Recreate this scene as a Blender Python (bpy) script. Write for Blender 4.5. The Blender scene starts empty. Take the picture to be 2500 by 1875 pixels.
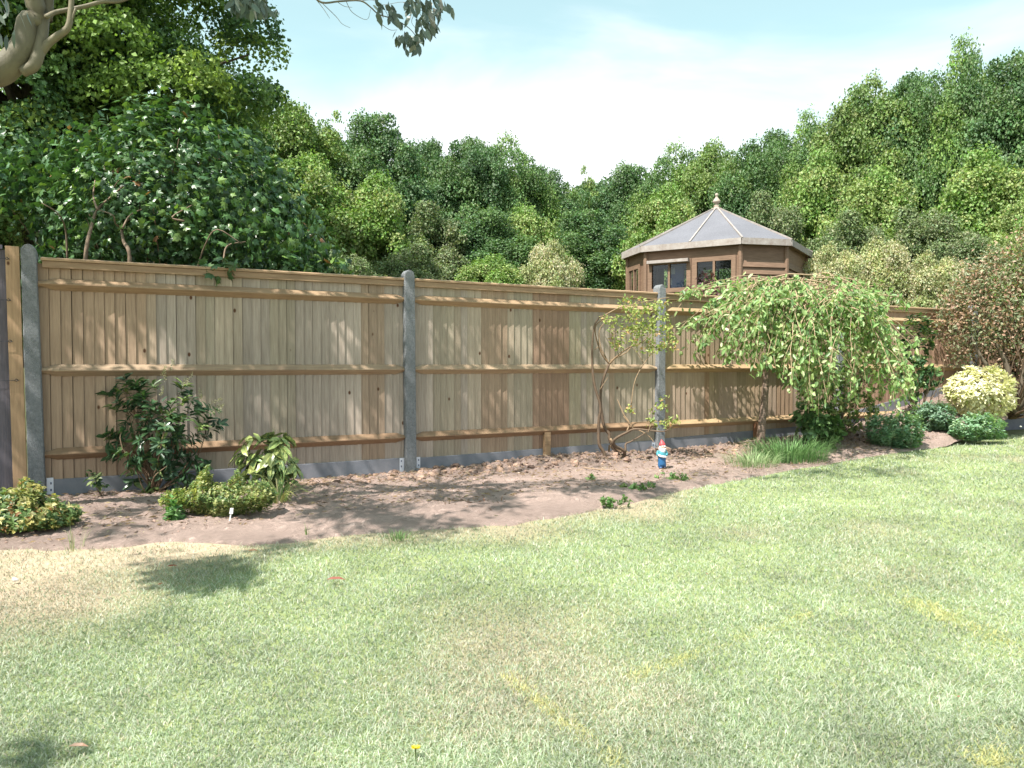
import bpy, math, numpy as np
from mathutils import Vector
R = math.radians
rng = np.random.default_rng(7)
scene = bpy.context.scene
C = scene.collection
# ---------------------------------------------------------------- camera
F = 1878.0; HOR = 890.0
PITCH = math.atan((937.5-HOR)/F)
CP, SP = math.cos(PITCH), math.sin(PITCH)
cam = bpy.data.cameras.new('Camera'); cam.sensor_width = 36; cam.lens = F/2500*36
cam.clip_start = .05; cam.clip_end = 2000
co = bpy.data.objects.new('Camera', cam); C.objects.link(co)
co.location = (0, 0, 1.0); co.rotation_euler = (math.pi/2-PITCH, 0, 0)
scene.camera = co
# ---------------------------------------------------------------- light
FA = math.atan2(1.43, 2.61)
D_ = np.array([math.cos(FA), math.sin(FA), 0]); N_ = np.array([math.sin(FA), -math.cos(FA), 0])
EL = R(56); DEL = R(70)
SH = math.cos(DEL)*N_ - math.sin(DEL)*D_
SUN = np.array([SH[0]*math.cos(EL), SH[1]*math.cos(EL), math.sin(EL)])
sl = bpy.data.lights.new('Sun', 'SUN'); sl.energy = 5.0; sl.angle = R(.53); sl.color = (1, .955, .88)
so = bpy.data.objects.new('Sun', sl); C.objects.link(so)
so.rotation_euler = Vector(SUN).to_track_quat('Z', 'Y').to_euler()
w = bpy.data.worlds.new('World'); scene.world = w; w.use_nodes = True
nt = w.node_tree; nt.nodes.clear()
def nd(t, typ, **k):
    n = t.nodes.new(typ)
    for a, b in k.items(): setattr(n, a, b)
    return n
sky = nd(nt, 'ShaderNodeTexSky', sky_type='NISHITA', sun_disc=False, sun_elevation=EL,
         sun_rotation=math.atan2(SH[0], SH[1]), air_density=1.0, dust_density=1.0, ozone_density=1.6)
tc = nd(nt, 'ShaderNodeTexCoord')
mp = nd(nt, 'ShaderNodeMapping'); mp.inputs['Scale'].default_value = (1.0, 1.0, 3.4); mp.inputs['Location'].default_value = (.35, .1, .1)
nz = nd(nt, 'ShaderNodeTexNoise'); nz.inputs['Scale'].default_value = 2.0; nz.inputs['Detail'].default_value = 6; nz.inputs['Roughness'].default_value = .5; nz.inputs['Distortion'].default_value = .5
nt.links.new(tc.outputs['Generated'], mp.inputs[0]); nt.links.new(mp.outputs[0], nz.inputs['Vector'])
sep = nd(nt, 'ShaderNodeSeparateXYZ'); nt.links.new(tc.outputs['Generated'], sep.inputs[0])
# cloud amount: thick and white low in the sky, breaking up overhead
mr = nd(nt, 'ShaderNodeMapRange'); mr.inputs['From Min'].default_value = .16; mr.inputs['From Max'].default_value = .40
mr.inputs['To Min'].default_value = .38; mr.inputs['To Max'].default_value = -.16
nt.links.new(sep.outputs['Z'], mr.inputs[0])
ad = nd(nt, 'ShaderNodeMath', operation='ADD'); nt.links.new(nz.outputs['Fac'], ad.inputs[0]); nt.links.new(mr.outputs[0], ad.inputs[1])
cr = nd(nt, 'ShaderNodeMapRange', interpolation_type='SMOOTHSTEP'); cr.inputs['From Min'].default_value = .36; cr.inputs['From Max'].default_value = .68
cr.inputs['To Min'].default_value = .22; cr.inputs['To Max'].default_value = .97
nt.links.new(ad.outputs[0], cr.inputs[0])
mx = nd(nt, 'ShaderNodeMix', data_type='RGBA'); mx.inputs['B'].default_value = (6.6, 6.9, 7.1, 1)
nt.links.new(cr.outputs[0], mx.inputs['Factor']); tn_ = nd(nt, 'ShaderNodeMix', data_type='RGBA', blend_type='MULTIPLY'); tn_.inputs['Factor'].default_value = 1; tn_.inputs['B'].default_value = (1.45, 1.75, 1.15, 1)
nt.links.new(sky.outputs[0], tn_.inputs['A']); nt.links.new(tn_.outputs['Result'], mx.inputs['A'])
bg = nd(nt, 'ShaderNodeBackground'); bg.inputs['Strength'].default_value = .097
nt.links.new(mx.outputs['Result'], bg.inputs[0])
wo = nd(nt, 'ShaderNodeOutputWorld'); nt.links.new(bg.outputs[0], wo.inputs[0])
scene.view_settings.view_transform = 'Standard'; scene.view_settings.look = 'None'
scene.view_settings.exposure = 1.08; scene.view_settings.gamma = 1
scene.cycles.max_bounces = 6; scene.cycles.diffuse_bounces = 3; scene.cycles.glossy_bounces = 2
scene.cycles.transparent_max_bounces = 8; scene.cycles.transmission_bounces = 4
# ---------------------------------------------------------------- helpers
def pix(px, py, Y):
    """world points on the ray of photo pixels at depth Y"""
    px, py, Y = np.broadcast_arrays(np.asarray(px, float), np.asarray(py, float), np.asarray(Y, float))
    u = (px-1250)/F; v = (937.5-py)/F
    s = Y/(CP+v*SP)
    return np.stack([s*u, Y+0*u, 1+s*(-SP+v*CP)], -1)
def gpt(px, py, z=0.0):
    u = (px-1250)/F; v = (937.5-py)/F; s = (z-1)/(-SP+v*CP)
    return np.array([s*u, s*(CP+v*SP), z])
def nrm(a):
    return a/np.maximum(np.linalg.norm(a, axis=-1, keepdims=True), 1e-9)
def hsh(ix, iy, seed=0):
    h = (ix.astype(np.int64)*374761393+iy.astype(np.int64)*668265263+seed*974711) & 0x7fffffff
    h = ((h ^ (h >> 13))*1274126177) & 0x7fffffff
    return ((h ^ (h >> 16)) & 0xffff)/65535.0
def vn(x, y, seed=0):
    ix, iy = np.floor(x), np.floor(y); fx, fy = x-ix, y-iy
    fx = fx*fx*(3-2*fx); fy = fy*fy*(3-2*fy)
    a = hsh(ix, iy, seed); b = hsh(ix+1, iy, seed); c = hsh(ix, iy+1, seed); d = hsh(ix+1, iy+1, seed)
    return (a*(1-fx)+b*fx)*(1-fy)+(c*(1-fx)+d*fx)*fy
def fbm(x, y, o=4, seed=0):
    s = 0; a = .5
    for i in range(o):
        s = s+a*vn(x*2**i, y*2**i, seed+i); a *= .5
    return s/(1-.5**o)
def sst(a, b, x):
    t = np.clip((x-a)/(b-a), 0, 1); return t*t*(3-2*t)
WORG = {}
class MB:
    def __init__(s): s.V = []; s.Fs = []; s.Cs = []; s.n = 0
    def add(s, v, f, c=(1, 1, 1)):
        v = np.asarray(v, float).reshape(-1, 3); f = np.asarray(f, int)
        s.V.append(v); s.Fs.append(f+s.n)
        c = np.asarray(c, float)
        s.Cs.append(np.broadcast_to(c, (len(v), 3)) if c.ndim == 1 else c); s.n += len(v)
    def build(s, name, mat, parent=None, smooth=False, origin=None, bevel=0):
        V = np.concatenate(s.V); o = np.zeros(3) if origin is None else np.asarray(origin, float)
        V = V-o
        me = bpy.data.meshes.new(name)
        nl = sum(f.size for f in s.Fs); nf = sum(len(f) for f in s.Fs)
        me.vertices.add(len(V)); me.vertices.foreach_set('co', V.astype(np.float32).ravel())
        me.loops.add(nl); me.polygons.add(nf)
        me.loops.foreach_set('vertex_index', np.concatenate([f.ravel() for f in s.Fs]).astype(np.int32))
        tot = np.concatenate([np.full(len(f), f.shape[1]) for f in s.Fs])
        st = np.concatenate([[0], np.cumsum(tot)[:-1]])
        me.polygons.foreach_set('loop_start', st.astype(np.int32))
        me.polygons.foreach_set('loop_total', tot.astype(np.int32))
        me.polygons.foreach_set('use_smooth', np.full(nf, bool(smooth)))
        at = me.color_attributes.new('Col', 'FLOAT_COLOR', 'POINT')
        c4 = np.ones((len(V), 4), np.float32); c4[:, :3] = np.concatenate(s.Cs)
        at.data.foreach_set('color', c4.ravel())
        me.update(calc_edges=True); me.validate()
        me.materials.append(mat)
        ob = bpy.data.objects.new(name, me); C.objects.link(ob); ob.location = o
        if bevel:
            b = ob.modifiers.new('Bevel', 'BEVEL'); b.width = bevel; b.segments = 2; b.limit_method = 'ANGLE'
        if parent is not None:
            ob.parent = parent; ob.location = o-WORG.get(parent.name, np.array(parent.location))
        WORG[ob.name] = o
        return ob
def tag(o, label, cat, group=None, kind=None):
    if label: o['label'] = label
    if cat: o['category'] = cat
    if group: o['group'] = group
    if kind: o['kind'] = kind
    return o
def thing(name, label, cat, loc=(0, 0, 0), group=None):
    o = bpy.data.objects.new(name, None); C.objects.link(o); o.location = loc; o.empty_display_size = .2
    return tag(o, label, cat, group)
BF = np.array([[0, 3, 2, 1], [4, 5, 6, 7], [0, 1, 5, 4], [1, 2, 6, 5], [2, 3, 7, 6], [3, 0, 4, 7]])
def hexa(mb, p, c=(1, 1, 1)): mb.add(p, BF, c)      # 8 points: bottom ring, top ring
def box(mb, o, ax, ay, az, c=(1, 1, 1)):
    o, ax, ay, az = map(lambda q: np.asarray(q, float), (o, ax, ay, az))
    hexa(mb, [o, o+ax, o+ax+ay, o+ay, o+az, o+ax+az, o+ax+ay+az, o+ay+az], c)
def loft(mb, rings, c=(1, 1, 1), cap=True):
    n = len(rings[0]); k = len(rings); v = np.concatenate([np.asarray(r, float) for r in rings])
    i = np.arange(n); j = (i+1) % n; f = []
    for a in range(k-1): f.append(np.stack([a*n+i, a*n+j, (a+1)*n+j, (a+1)*n+i], 1))
    base = mb.n
    mb.add(v, np.concatenate(f), c)
    if cap:
        mb.Fs.append(np.array([base+i[::-1]])); mb.Fs.append(np.array([base+(k-1)*n+i]))
def tube(mb, pts, rad, c=(1, 1, 1), seg=6, sub=0, cap=True, bump=0):
    p = np.asarray(pts, float); r = np.broadcast_to(np.asarray(rad, float), (len(p),))
    if sub:
        t = np.arange(len(p)); q = np.linspace(0, len(p)-1, (len(p)-1)*sub+1)
        pp = np.pad(p, ((1, 1), (0, 0)), 'edge'); pp[0] = 2*p[0]-p[1]; pp[-1] = 2*p[-1]-p[-2]
        i = np.minimum(q.astype(int), len(p)-2); u = (q-i)[:, None]
        a, b, d, e = pp[i], pp[i+1], pp[i+2], pp[i+3]
        r = np.interp(q, t, r)
        p = .5*((2*b)+(-a+d)*u+(2*a-5*b+4*d-e)*u*u+(-a+3*b-3*d+e)*u**3)
    T = nrm(np.gradient(p, axis=0)); up = np.array([0, 0, 1.]) if abs(T[:, 2]).mean() < .8 else np.array([0, 1., 0])
    A = nrm(np.cross(T, up)); B = np.cross(A, T)
    th = np.arange(seg)/seg*2*math.pi
    rr = r[:, None]*(1+(bump*rng.normal(size=(len(p), seg)) if bump else 0))
    v = p[:, None]+(A[:, None]*np.cos(th)[None, :, None]+B[:, None]*np.sin(th)[None, :, None])*rr[..., None]
    loft(mb, list(v), c, cap)
def lathe(mb, prof, o=(0, 0, 0), seg=20, c=(1, 1, 1), sx=1, sy=1, ax=None):
    th = np.arange(seg)/seg*2*math.pi; rings = []
    for r, z in prof: rings.append(np.stack([o[0]+sx*r*np.cos(th), o[1]+sy*r*np.sin(th), np.full(seg, o[2]+z)], 1))
    loft(mb, rings, c)
# leaf templates: (u along, v across, w normal), triangles
TPL = {
 'dia': (np.array([(0, 0, 0), (.45, .5, .1), (1, 0, -.05), (.45, -.5, .1)]), np.array([(0, 2, 1), (0, 3, 2)])),
 'quad': (np.array([(0, -.4, 0), (.75, -.5, .12), (1, .4, -.08), (.2, .55, .1)]), np.array([(0, 1, 2, 3)])),
 'leaf': (np.array([(0, 0, 0), (.28, .42, .07), (.68, .40, .04), (1, 0, -.12), (.68, -.40, .04), (.28, -.42, .07), (.3, 0, 0), (.7, 0, -.03)]),
          np.array([(0, 6, 1), (1, 6, 2), (6, 7, 2), (2, 7, 3), (7, 4, 3), (6, 4, 7), (6, 5, 4), (0, 5, 6)])),
 'sick': (np.array([(0, 0, 0), (.3, .35, .03), (.65, .5, .0), (1, .25, -.05), (.65, -.3, 0), (.3, -.45, .03)]),
          np.array([(0, 5, 1), (1, 5, 4), (1, 4, 2), (2, 4, 3)])),
}
_o = [(0, 0), (.02, .30), (.22, .52), (.30, .34), (.62, .50), (.62, .20), (1, 0), (.62, -.20), (.62, -.50), (.30, -.34), (.22, -.52), (.02, -.30)]
_v = [(u, v, -.16*abs(v)-.10*u*u) for u, v in _o]+[(.32, 0, .04)]
TPL['lobe'] = (np.array(_v), np.array([(12, (i+1) % 12, i) for i in range(12)]))
def leaves(mb, P, Dv, Nv, L, W, col, tpl='leaf'):
    P = np.asarray(P); n = len(P); D = nrm(Dv); Nn = np.asarray(Nv)
    B = nrm(np.cross(Nn, D)); Nn = np.cross(D, B)
    T, fc = TPL[tpl]; L = np.broadcast_to(L, (n,)); W = np.broadcast_to(W, (n,))
    v = P[:, None]+D[:, None]*(T[None, :, 0]*L[:, None])[..., None]+B[:, None]*(T[None, :, 1]*W[:, None])[..., None]+Nn[:, None]*(T[None, :, 2]*L[:, None])[..., None]
    k = len(T); f = (fc[None]+(np.arange(n)*k)[:, None, None]).reshape(-1, fc.shape[1])
    c = np.repeat(np.broadcast_to(col, (n, 3)), k, 0)
    mb.add(v.reshape(-1, 3), f, c)
def rdir(n): return nrm(rng.normal(size=(n, 3)))
def pal(n, cols, wts=None, var=.15):
    cols = np.array(cols); i = rng.choice(len(cols), n, p=None if wts is None else np.array(wts)/np.sum(wts))
    return cols[i]*(1+var*rng.normal(size=(n, 1))).clip(.5, 1.6)
# ---------------------------------------------------------------- materials
def newmat(name):
    m = bpy.data.materials.new(name); m.use_nodes = True; t = m.node_tree
    return m, t, t.nodes['Principled BSDF'], t.nodes['Material Output']
def leafmat(name, rough=.5, tr=.35, spec=.4, trcol=(1.25, 1.35, .55)):
    m, t, b, o = newmat(name)
    a = nd(t, 'ShaderNodeAttribute', attribute_name='Col')
    t.links.new(a.outputs['Color'], b.inputs['Base Color']); b.inputs['Roughness'].default_value = rough
    b.inputs['Specular IOR Level'].default_value = spec
    tl = nd(t, 'ShaderNodeBsdfTranslucent'); mu = nd(t, 'ShaderNodeMix', data_type='RGBA', blend_type='MULTIPLY')
    mu.inputs['Factor'].default_value = 1; mu.inputs['B'].default_value = (*trcol, 1)
    t.links.new(a.outputs['Color'], mu.inputs['A']); t.links.new(mu.outputs['Result'], tl.inputs[0])
    ms = nd(t, 'ShaderNodeMixShader'); ms.inputs[0].default_value = tr
    t.links.new(b.outputs[0], ms.inputs[1]); t.links.new(tl.outputs[0], ms.inputs[2]); t.links.new(ms.outputs[0], o.inputs[0])
    return m
def noisemat(name, c1, c2, scale=20, rough=.85, bump=.3, bscale=None, stretch=(1, 1, 1), rot=0, usecol=False, detail=6, spec=.3, speck=None, knots=False):
    """two-tone noise surface, optional per-vertex colour, grain stretch, knots and specks"""
    m, t, b, o = newmat(name)
    tc = nd(t, 'ShaderNodeTexCoord'); mr_ = nd(t, 'ShaderNodeMapping'); mr_.inputs['Rotation'].default_value = (0, 0, -rot)
    t.links.new(tc.outputs['Object'], mr_.inputs[0])
    mp = nd(t, 'ShaderNodeMapping'); mp.inputs['Scale'].default_value = stretch; t.links.new(mr_.outputs[0], mp.inputs[0])
    n = nd(t, 'ShaderNodeTexNoise'); n.inputs['Scale'].default_value = scale; n.inputs['Detail'].default_value = detail; n.inputs['Roughness'].default_value = .62
    vec = mp.outputs[0]
    a = nd(t, 'ShaderNodeAttribute', attribute_name='Col')
    if usecol:      # shift the pattern from board to board
        sc = nd(t, 'ShaderNodeVectorMath', operation='SCALE'); sc.inputs['Scale'].default_value = 31.7
        t.links.new(a.outputs['Color'], sc.inputs[0])
        va = nd(t, 'ShaderNodeVectorMath', operation='ADD'); t.links.new(vec, va.inputs[0]); t.links.new(sc.outputs[0], va.inputs[1]); vec = va.outputs[0]
    t.links.new(vec, n.inputs['Vector'])
    mx = nd(t, 'ShaderNodeMix', data_type='RGBA'); mx.inputs['A'].default_value = (*c1, 1); mx.inputs['B'].default_value = (*c2, 1)
    r = nd(t, 'ShaderNodeMapRange'); r.inputs['From Min'].default_value = .32; r.inputs['From Max'].default_value = .68
    t.links.new(n.outputs['Fac'], r.inputs[0]); t.links.new(r.outputs[0], mx.inputs['Factor'])
    col = mx.outputs['Result']
    if usecol:
        mu = nd(t, 'ShaderNodeMix', data_type='RGBA', blend_type='MULTIPLY'); mu.inputs['Factor'].default_value = 1
        t.links.new(col, mu.inputs['A']); t.links.new(a.outputs['Color'], mu.inputs['B']); col = mu.outputs['Result']
    n2 = nd(t, 'ShaderNodeTexNoise'); n2.inputs['Scale'].default_value = 1.7; n2.inputs['Detail'].default_value = 3
    t.links.new(tc.outputs['Object'], n2.inputs['Vector'])
    r2 = nd(t, 'ShaderNodeMapRange'); r2.inputs['To Min'].default_value = .8; r2.inputs['To Max'].default_value = 1.2; t.links.new(n2.outputs['Fac'], r2.inputs[0])
    m2 = nd(t, 'ShaderNodeVectorMath', operation='SCALE'); t.links.new(col, m2.inputs[0]); t.links.new(r2.outputs[0], m2.inputs['Scale']); col = m2.outputs[0]
    if knots:
        kp = nd(t, 'ShaderNodeMapping'); kp.inputs['Scale'].default_value = (1, .02, .62); t.links.new(mr_.outputs[0], kp.inputs[0])
        vo = nd(t, 'ShaderNodeTexVoronoi'); vo.inputs['Scale'].default_value = 6.8; t.links.new(kp.outputs[0], vo.inputs['Vector'])
        kr = nd(t, 'ShaderNodeMapRange', interpolation_type='SMOOTHSTEP'); kr.inputs['From Min'].default_value = .045; kr.inputs['From Max'].default_value = .10
        kr.inputs['To Min'].default_value = 1; kr.inputs['To Max'].default_value = 0; t.links.new(vo.outputs['Distance'], kr.inputs[0])
        # only some cells have a knot
        gt = nd(t, 'ShaderNodeMath', operation='GREATER_THAN'); gt.inputs[1].default_value = .25
        sp_ = nd(t, 'ShaderNodeSeparateColor'); t.links.new(vo.outputs['Color'], sp_.inputs[0]); t.links.new(sp_.outputs[0], gt.inputs[0])
        km = nd(t, 'ShaderNodeMath', operation='MULTIPLY'); t.links.new(kr.outputs[0], km.inputs[0]); t.links.new(gt.outputs[0], km.inputs[1])
        k2 = nd(t, 'ShaderNodeMix', data_type='RGBA'); k2.inputs['B'].default_value = (.10, .042, .02, 1)
        t.links.new(km.outputs[0], k2.inputs['Factor']); t.links.new(col, k2.inputs['A']); col = k2.outputs['Result']
    if speck:
        vo = nd(t, 'ShaderNodeTexVoronoi'); vo.inputs['Scale'].default_value = speck[0]; t.links.new(tc.outputs['Object'], vo.inputs['Vector'])
        kr = nd(t, 'ShaderNodeMapRange'); kr.inputs['From Min'].default_value = .12; kr.inputs['From Max'].default_value = .3
        kr.inputs['To Min'].default_value = 1; kr.inputs['To Max'].default_value = 0; t.links.new(vo.outputs['Distance'], kr.inputs[0])
        k2 = nd(t, 'ShaderNodeMix', data_type='RGBA'); k2.inputs['B'].default_value = (*speck[1], 1)
        t.links.new(kr.outputs[0], k2.inputs['Factor']); t.links.new(col, k2.inputs['A']); col = k2.outputs['Result']
    t.links.new(col, b.inputs['Base Color']); b.inputs['Roughness'].default_value = rough; b.inputs['Specular IOR Level'].default_value = spec
    if bump:
        nb = n
        if bscale:
            nb = nd(t, 'ShaderNodeTexNoise'); nb.inputs['Scale'].default_value = bscale; nb.inputs['Detail'].default_value = 8; nb.inputs['Roughness'].default_value = .7
            t.links.new(vec, nb.inputs['Vector'])
        bp = nd(t, 'ShaderNodeBump'); bp.inputs['Strength'].default_value = bump; bp.inputs['Distance'].default_value = .02
        t.links.new(nb.outputs['Fac'], bp.inputs['Height']); t.links.new(bp.outputs[0], b.inputs['Normal'])
    return m
def plain(name, c, rough=.5, metal=0, spec=.5):
    m, t, b, o = newmat(name); b.inputs['Base Color'].default_value = (*c, 1); b.inputs['Roughness'].default_value = rough
    b.inputs['Metallic'].default_value = metal; b.inputs['Specular IOR Level'].default_value = spec
    return m
M = {}
M['wood'] = noisemat('new_pine_wood', (.40, .332, .28), (.285, .23, .19), 8, .75, .12, stretch=(9, 9, .55), rot=FA, usecol=True, knots=True)
M['rail'] = noisemat('rail_wood', (.36, .285, .205), (.255, .188, .135), 8, .7, .12, stretch=(.6, 9, 9), rot=FA, usecol=True, knots=True)
M['concrete'] = noisemat('post_concrete', (.155, .165, .18), (.235, .245, .26), 45, .9, .8, bscale=120, speck=(150, (.34, .34, .34)))
M['gravelb'] = noisemat('smooth_concrete', (.165, .175, .205), (.225, .225, .25), 6, .85, .15, bscale=60)
M['oldwood'] = noisemat('old_grey_wood', (.10, .095, .12), (.16, .14, .16), 8, .85, .2, stretch=(9, 9, .5), rot=FA)
M['soil'] = noisemat('dry_soil', (.58, .47, .42), (.30, .23, .20), 16, .95, 1.0, bscale=90, detail=9, usecol=True)
M['clod'] = noisemat('soil_clods', (.36, .27, .22), (.19, .135, .11), 30, .95, .6, usecol=True)
M['lawn'] = noisemat('lawn_base', (.36, .32, .20), (.25, .26, .14), 14, .95, .6, bscale=90, usecol=True)
M['terrain'] = noisemat('rough_ground', (.07, .09, .035), (.12, .10, .05), 3, .95, .4)
M['bark'] = noisemat('tree_bark', (.09, .07, .05), (.16, .13, .10), 14, .9, .6, stretch=(1, 1, .3))
M['cherrybark'] = noisemat('shiny_bark', (.10, .075, .06), (.24, .17, .13), 22, .6, .4, stretch=(1, 1, 3))
M['gumbark'] = noisemat('smooth_gum_bark', (.19, .165, .11), (.10, .088, .065), 5, .55, .35, bscale=22, stretch=(1, 1, .5))
M['twig'] = noisemat('twig_bark', (.30, .25, .19), (.19, .15, .115), 30, .8, 0, usecol=True)
M['oak'] = leafmat('oak_leaves', .5, .32, .4, (1.12, 1.25, .6))
M['leaf'] = leafmat('garden_leaves', .42, .35)
M['glossy'] = leafmat('glossy_leaves', .36, .20, .5)
M['gum'] = leafmat('gum_leaves', .4, .12, .5, (1, 1.1, .8))
M['cream'] = leafmat('cream_leaves', .45, .3, .4, (1.05, 1.05, .85))
M['blade'] = leafmat('grass_blades', .5, .35, .3, (1.02, 1.05, .9))
M['cedar'] = noisemat('cedar_boards', (.145, .09, .06), (.225, .142, .098), 7, .65, .1, stretch=(.8, .8, 9))
M['felt'] = noisemat('roof_felt', (.12, .12, .14), (.165, .165, .188), 60, .9, .2)
M['trim'] = noisemat('weathered_trim', (.25, .205, .185), (.36, .325, .31), 12, .8, .1, stretch=(1, 1, 1))
M['dark'] = plain('dark_interior', (.05, .035, .025), .8)
# ---------------------------------------------------------------- fence frame and ground heights
P1 = np.array([-3.54, 5.72, 0]); BAY = 2.953
def FP(t, n, z): return P1+D_*t+N_*n+np.array([0, 0, z])
def tn(x, y):
    dx, dy = x-P1[0], y-P1[1]
    return dx*D_[0]+dy*D_[1], dx*N_[0]+dy*N_[1]
EX = np.array([-12, -8, -2.7, -2.3, -1.9, -1.43, -.93, -.43, 0, .3, 1.13, 1.75, 2.2, 3.2, 4.4, 7.26, 9.5, 14])
EY = np.array([3.3, 3.9, 4.06, 4.12, 4.23, 4.19, 4.39, 4.56, 4.72, 4.93, 5.78, 6.35, 6.8, 7.6, 8.65, 10.9, 12.7, 15.2])
def edgeY(x): return np.interp(x, EX, EY)+.05*(fbm(x*2.5, x*0+3, 3, 5)-.5)*2+.07*(vn(x*8, x*0, 8)-.5)
def bank(x, y):
    t, n = tn(x, y); return .46*sst(8.2, 11.6, t)*sst(1.7, .1, n)
def bedz(x, y):
    t, n = tn(x, y); e = edgeY(x)
    inn = sst(0, .45, y-e)
    rough = sst(1.15, .35, n)*sst(2.3, 3.6, t)+.35*sst(1.6, .4, n)+.25+.4*sst(3.4, 2.0, t)+.4*sst(6.2, 7.5, t)
    h = -.035+.045*sst(0, .10, y-e)-.045*sst(.9, .15, n)*sst(9, 8, t)+inn*(.025+.02*(fbm(x*1.3, y*1.3, 3, 9)-.3))+bank(x, y)
    h = h+.02*inn*(fbm(x*9, y*9, 4, 12)-.5)+inn*rough*(.055*(fbm(x*5, y*5, 3, 21)-.45)+.03*sst(3.2, 4.5, t)*sst(.8, .3, n)+.036*np.abs(fbm(x*17, y*17, 3, 33)-.5)*2+.014*(vn(x*45, y*45, 44)-.5))
    return h
def lawnz(x, y): return .018*(fbm(x*.7, y*.7, 3, 2)-.5)
# ---------------------------------------------------------------- ground sheets
def grid(X, Y, Z, col):
    nx, ny = X.shape; V = np.stack([X, Y, Z], -1).reshape(-1, 3)
    i, j = np.meshgrid(np.arange(nx-1), np.arange(ny-1), indexing='ij'); a = (i*ny+j).ravel()
    return V, np.stack([a, a+ny, a+ny+1, a+1], 1), col
# terrain to the horizon
gx = np.concatenate([-np.geomspace(500, 14, 22), np.linspace(-12, 24, 37), np.geomspace(27, 500, 20)])
gy = np.concatenate([-np.geomspace(400, 8, 14), np.linspace(-6, 60, 67), np.geomspace(64, 600, 18)])
X, Y = np.meshgrid(gx, gy, indexing='ij'); t_, n_ = tn(X, Y)
def terz(X, Y):
    t_, n_ = tn(X, Y)
    return np.where(n_ > -.3, -.28, -.1+1.05*sst(.3, 3.0, -n_))+1.5*sst(30, 60, Y)+.12*(fbm(X*.2, Y*.2, 3, 71)-.5)*(n_ < -1)
mb = MB(); mb.add(*grid(X, Y, terz(X, Y), (1, 1, 1)))
tag(mb.build('ground', M['terrain'], smooth=True), None, None, kind='structure')
# lawn
xs = np.linspace(-13, 15, 281); ys = np.linspace(0, 1, 120)
X = np.repeat(xs[:, None], 120, 1); fy = P1[1]+(X-P1[0])*math.tan(FA)-.12
Y = -6+(fy+6)*ys[None]
straw = np.array([1.42, 1.18, 1.42]); green = np.array([.85, 1.05, .75])
def dry(x, y):
    d = fbm(x*1.1, y*1.1, 4, 50)*.9
    e = edgeY(x)-y
    d = d+.26*np.exp(-np.maximum(e, 0)/.45)*sst(2.4, .5, x)+.62*sst(-.9, -2.4, x)*sst(2.0, 3.4, y)
    return np.clip((d-.47)*2.0, 0, 1)
Dd = dry(X, Y)**.8; col = (green[None, None]*(1-Dd[..., None])+straw*Dd[..., None]).reshape(-1, 3)
mb = MB(); mb.add(*grid(X, Y, lawnz(X, Y), col))
tag(mb.build('lawn', M['lawn'], smooth=True), None, None, kind='structure')
# soil bed
xs = np.arange(-9, 12.5, .016); r_ = np.linspace(0, 1, 120)
X = np.repeat(xs[:, None], 120, 1); e = edgeY(xs)[:, None]; fy = P1[1]+(X-P1[0])*math.tan(FA)+.01
Y = e+(fy-e)*r_[None]; Z = bedz(X, Y)
pale = fbm(X*2.2, Y*2.2, 4, 60)[..., None]
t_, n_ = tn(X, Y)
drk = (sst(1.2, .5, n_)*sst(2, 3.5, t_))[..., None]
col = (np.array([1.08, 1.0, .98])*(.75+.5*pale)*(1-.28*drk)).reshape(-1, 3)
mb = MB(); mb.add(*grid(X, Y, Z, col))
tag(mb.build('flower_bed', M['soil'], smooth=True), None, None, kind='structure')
# clods, pebbles, litter
def rock(mb, P, S, col):
    n = len(P); ph = (1+5**.5)/2
    iv = nrm(np.array([(-1, ph, 0), (1, ph, 0), (-1, -ph, 0), (1, -ph, 0), (0, -1, ph), (0, 1, ph), (0, -1, -ph), (0, 1, -ph), (ph, 0, -1), (ph, 0, 1), (-ph, 0, -1), (-ph, 0, 1)]))
    fi = np.array([(0, 11, 5), (0, 5, 1), (0, 1, 7), (0, 7, 10), (0, 10, 11), (1, 5, 9), (5, 11, 4), (11, 10, 2), (10, 7, 6), (7, 1, 8), (3, 9, 4), (3, 4, 2), (3, 2, 6), (3, 6, 8), (3, 8, 9), (4, 9, 5), (2, 4, 11), (6, 2, 10), (8, 6, 7), (9, 8, 1)])
    v = iv[None]*(1+.3*rng.normal(size=(n, 12, 1)).clip(-1.2, 1.2))*S[:, None, None]*np.array([1, 1, .65])*(1+.3*rng.random((n, 1, 3)))
    a = rng.random(n)*6.28; c, s = np.cos(a)[:, None], np.sin(a)[:, None]
    v = np.stack([v[..., 0]*c-v[..., 1]*s, v[..., 0]*s+v[..., 1]*c, v[..., 2]], -1)+P[:, None]
    mb.add(v.reshape(-1, 3), (fi[None]+(np.arange(n)*12)[:, None, None]).reshape(-1, 3), np.repeat(col, 12, 0))
def bedpts(n, t0, t1, n0, n1, zo=0):
    t = rng.uniform(t0, t1, n*3); q = n0+(n1-n0)*rng.random(n*3)**1.3
    p = FP(0, 0, 0)+D_*t[:, None]+N_*q[:, None]
    ok = p[:, 1] > edgeY(p[:, 0])+.08; p = p[ok][:n]; p[:, 2] = bedz(p[:, 0], p[:, 1])+zo
    return p
mb = MB()
p = bedpts(3900, 1.2, 9.2, .04, .75, -.004); s = .005+.030*rng.random(len(p))**4; rock(mb, p, s, pal(len(p), [(.8, .74, .7), (1.05, .95, .88), (.5, .46, .45)]))
p = bedpts(2600, -1, 12, .06, 1.9, .001); s = .004+.007*rng.random(len(p))**2; rock(mb, p, s, pal(len(p), [(1.1, 1, 1), (1.8, 1.8, 1.8), (.6, .6, .6)], [6, 1, 3]))
tag(mb.build('soil_clods', M['clod']), 'loose broken earth clods and small stones strewn over the bare soil bed', 'soil', kind='stuff')
mb = MB()
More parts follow.
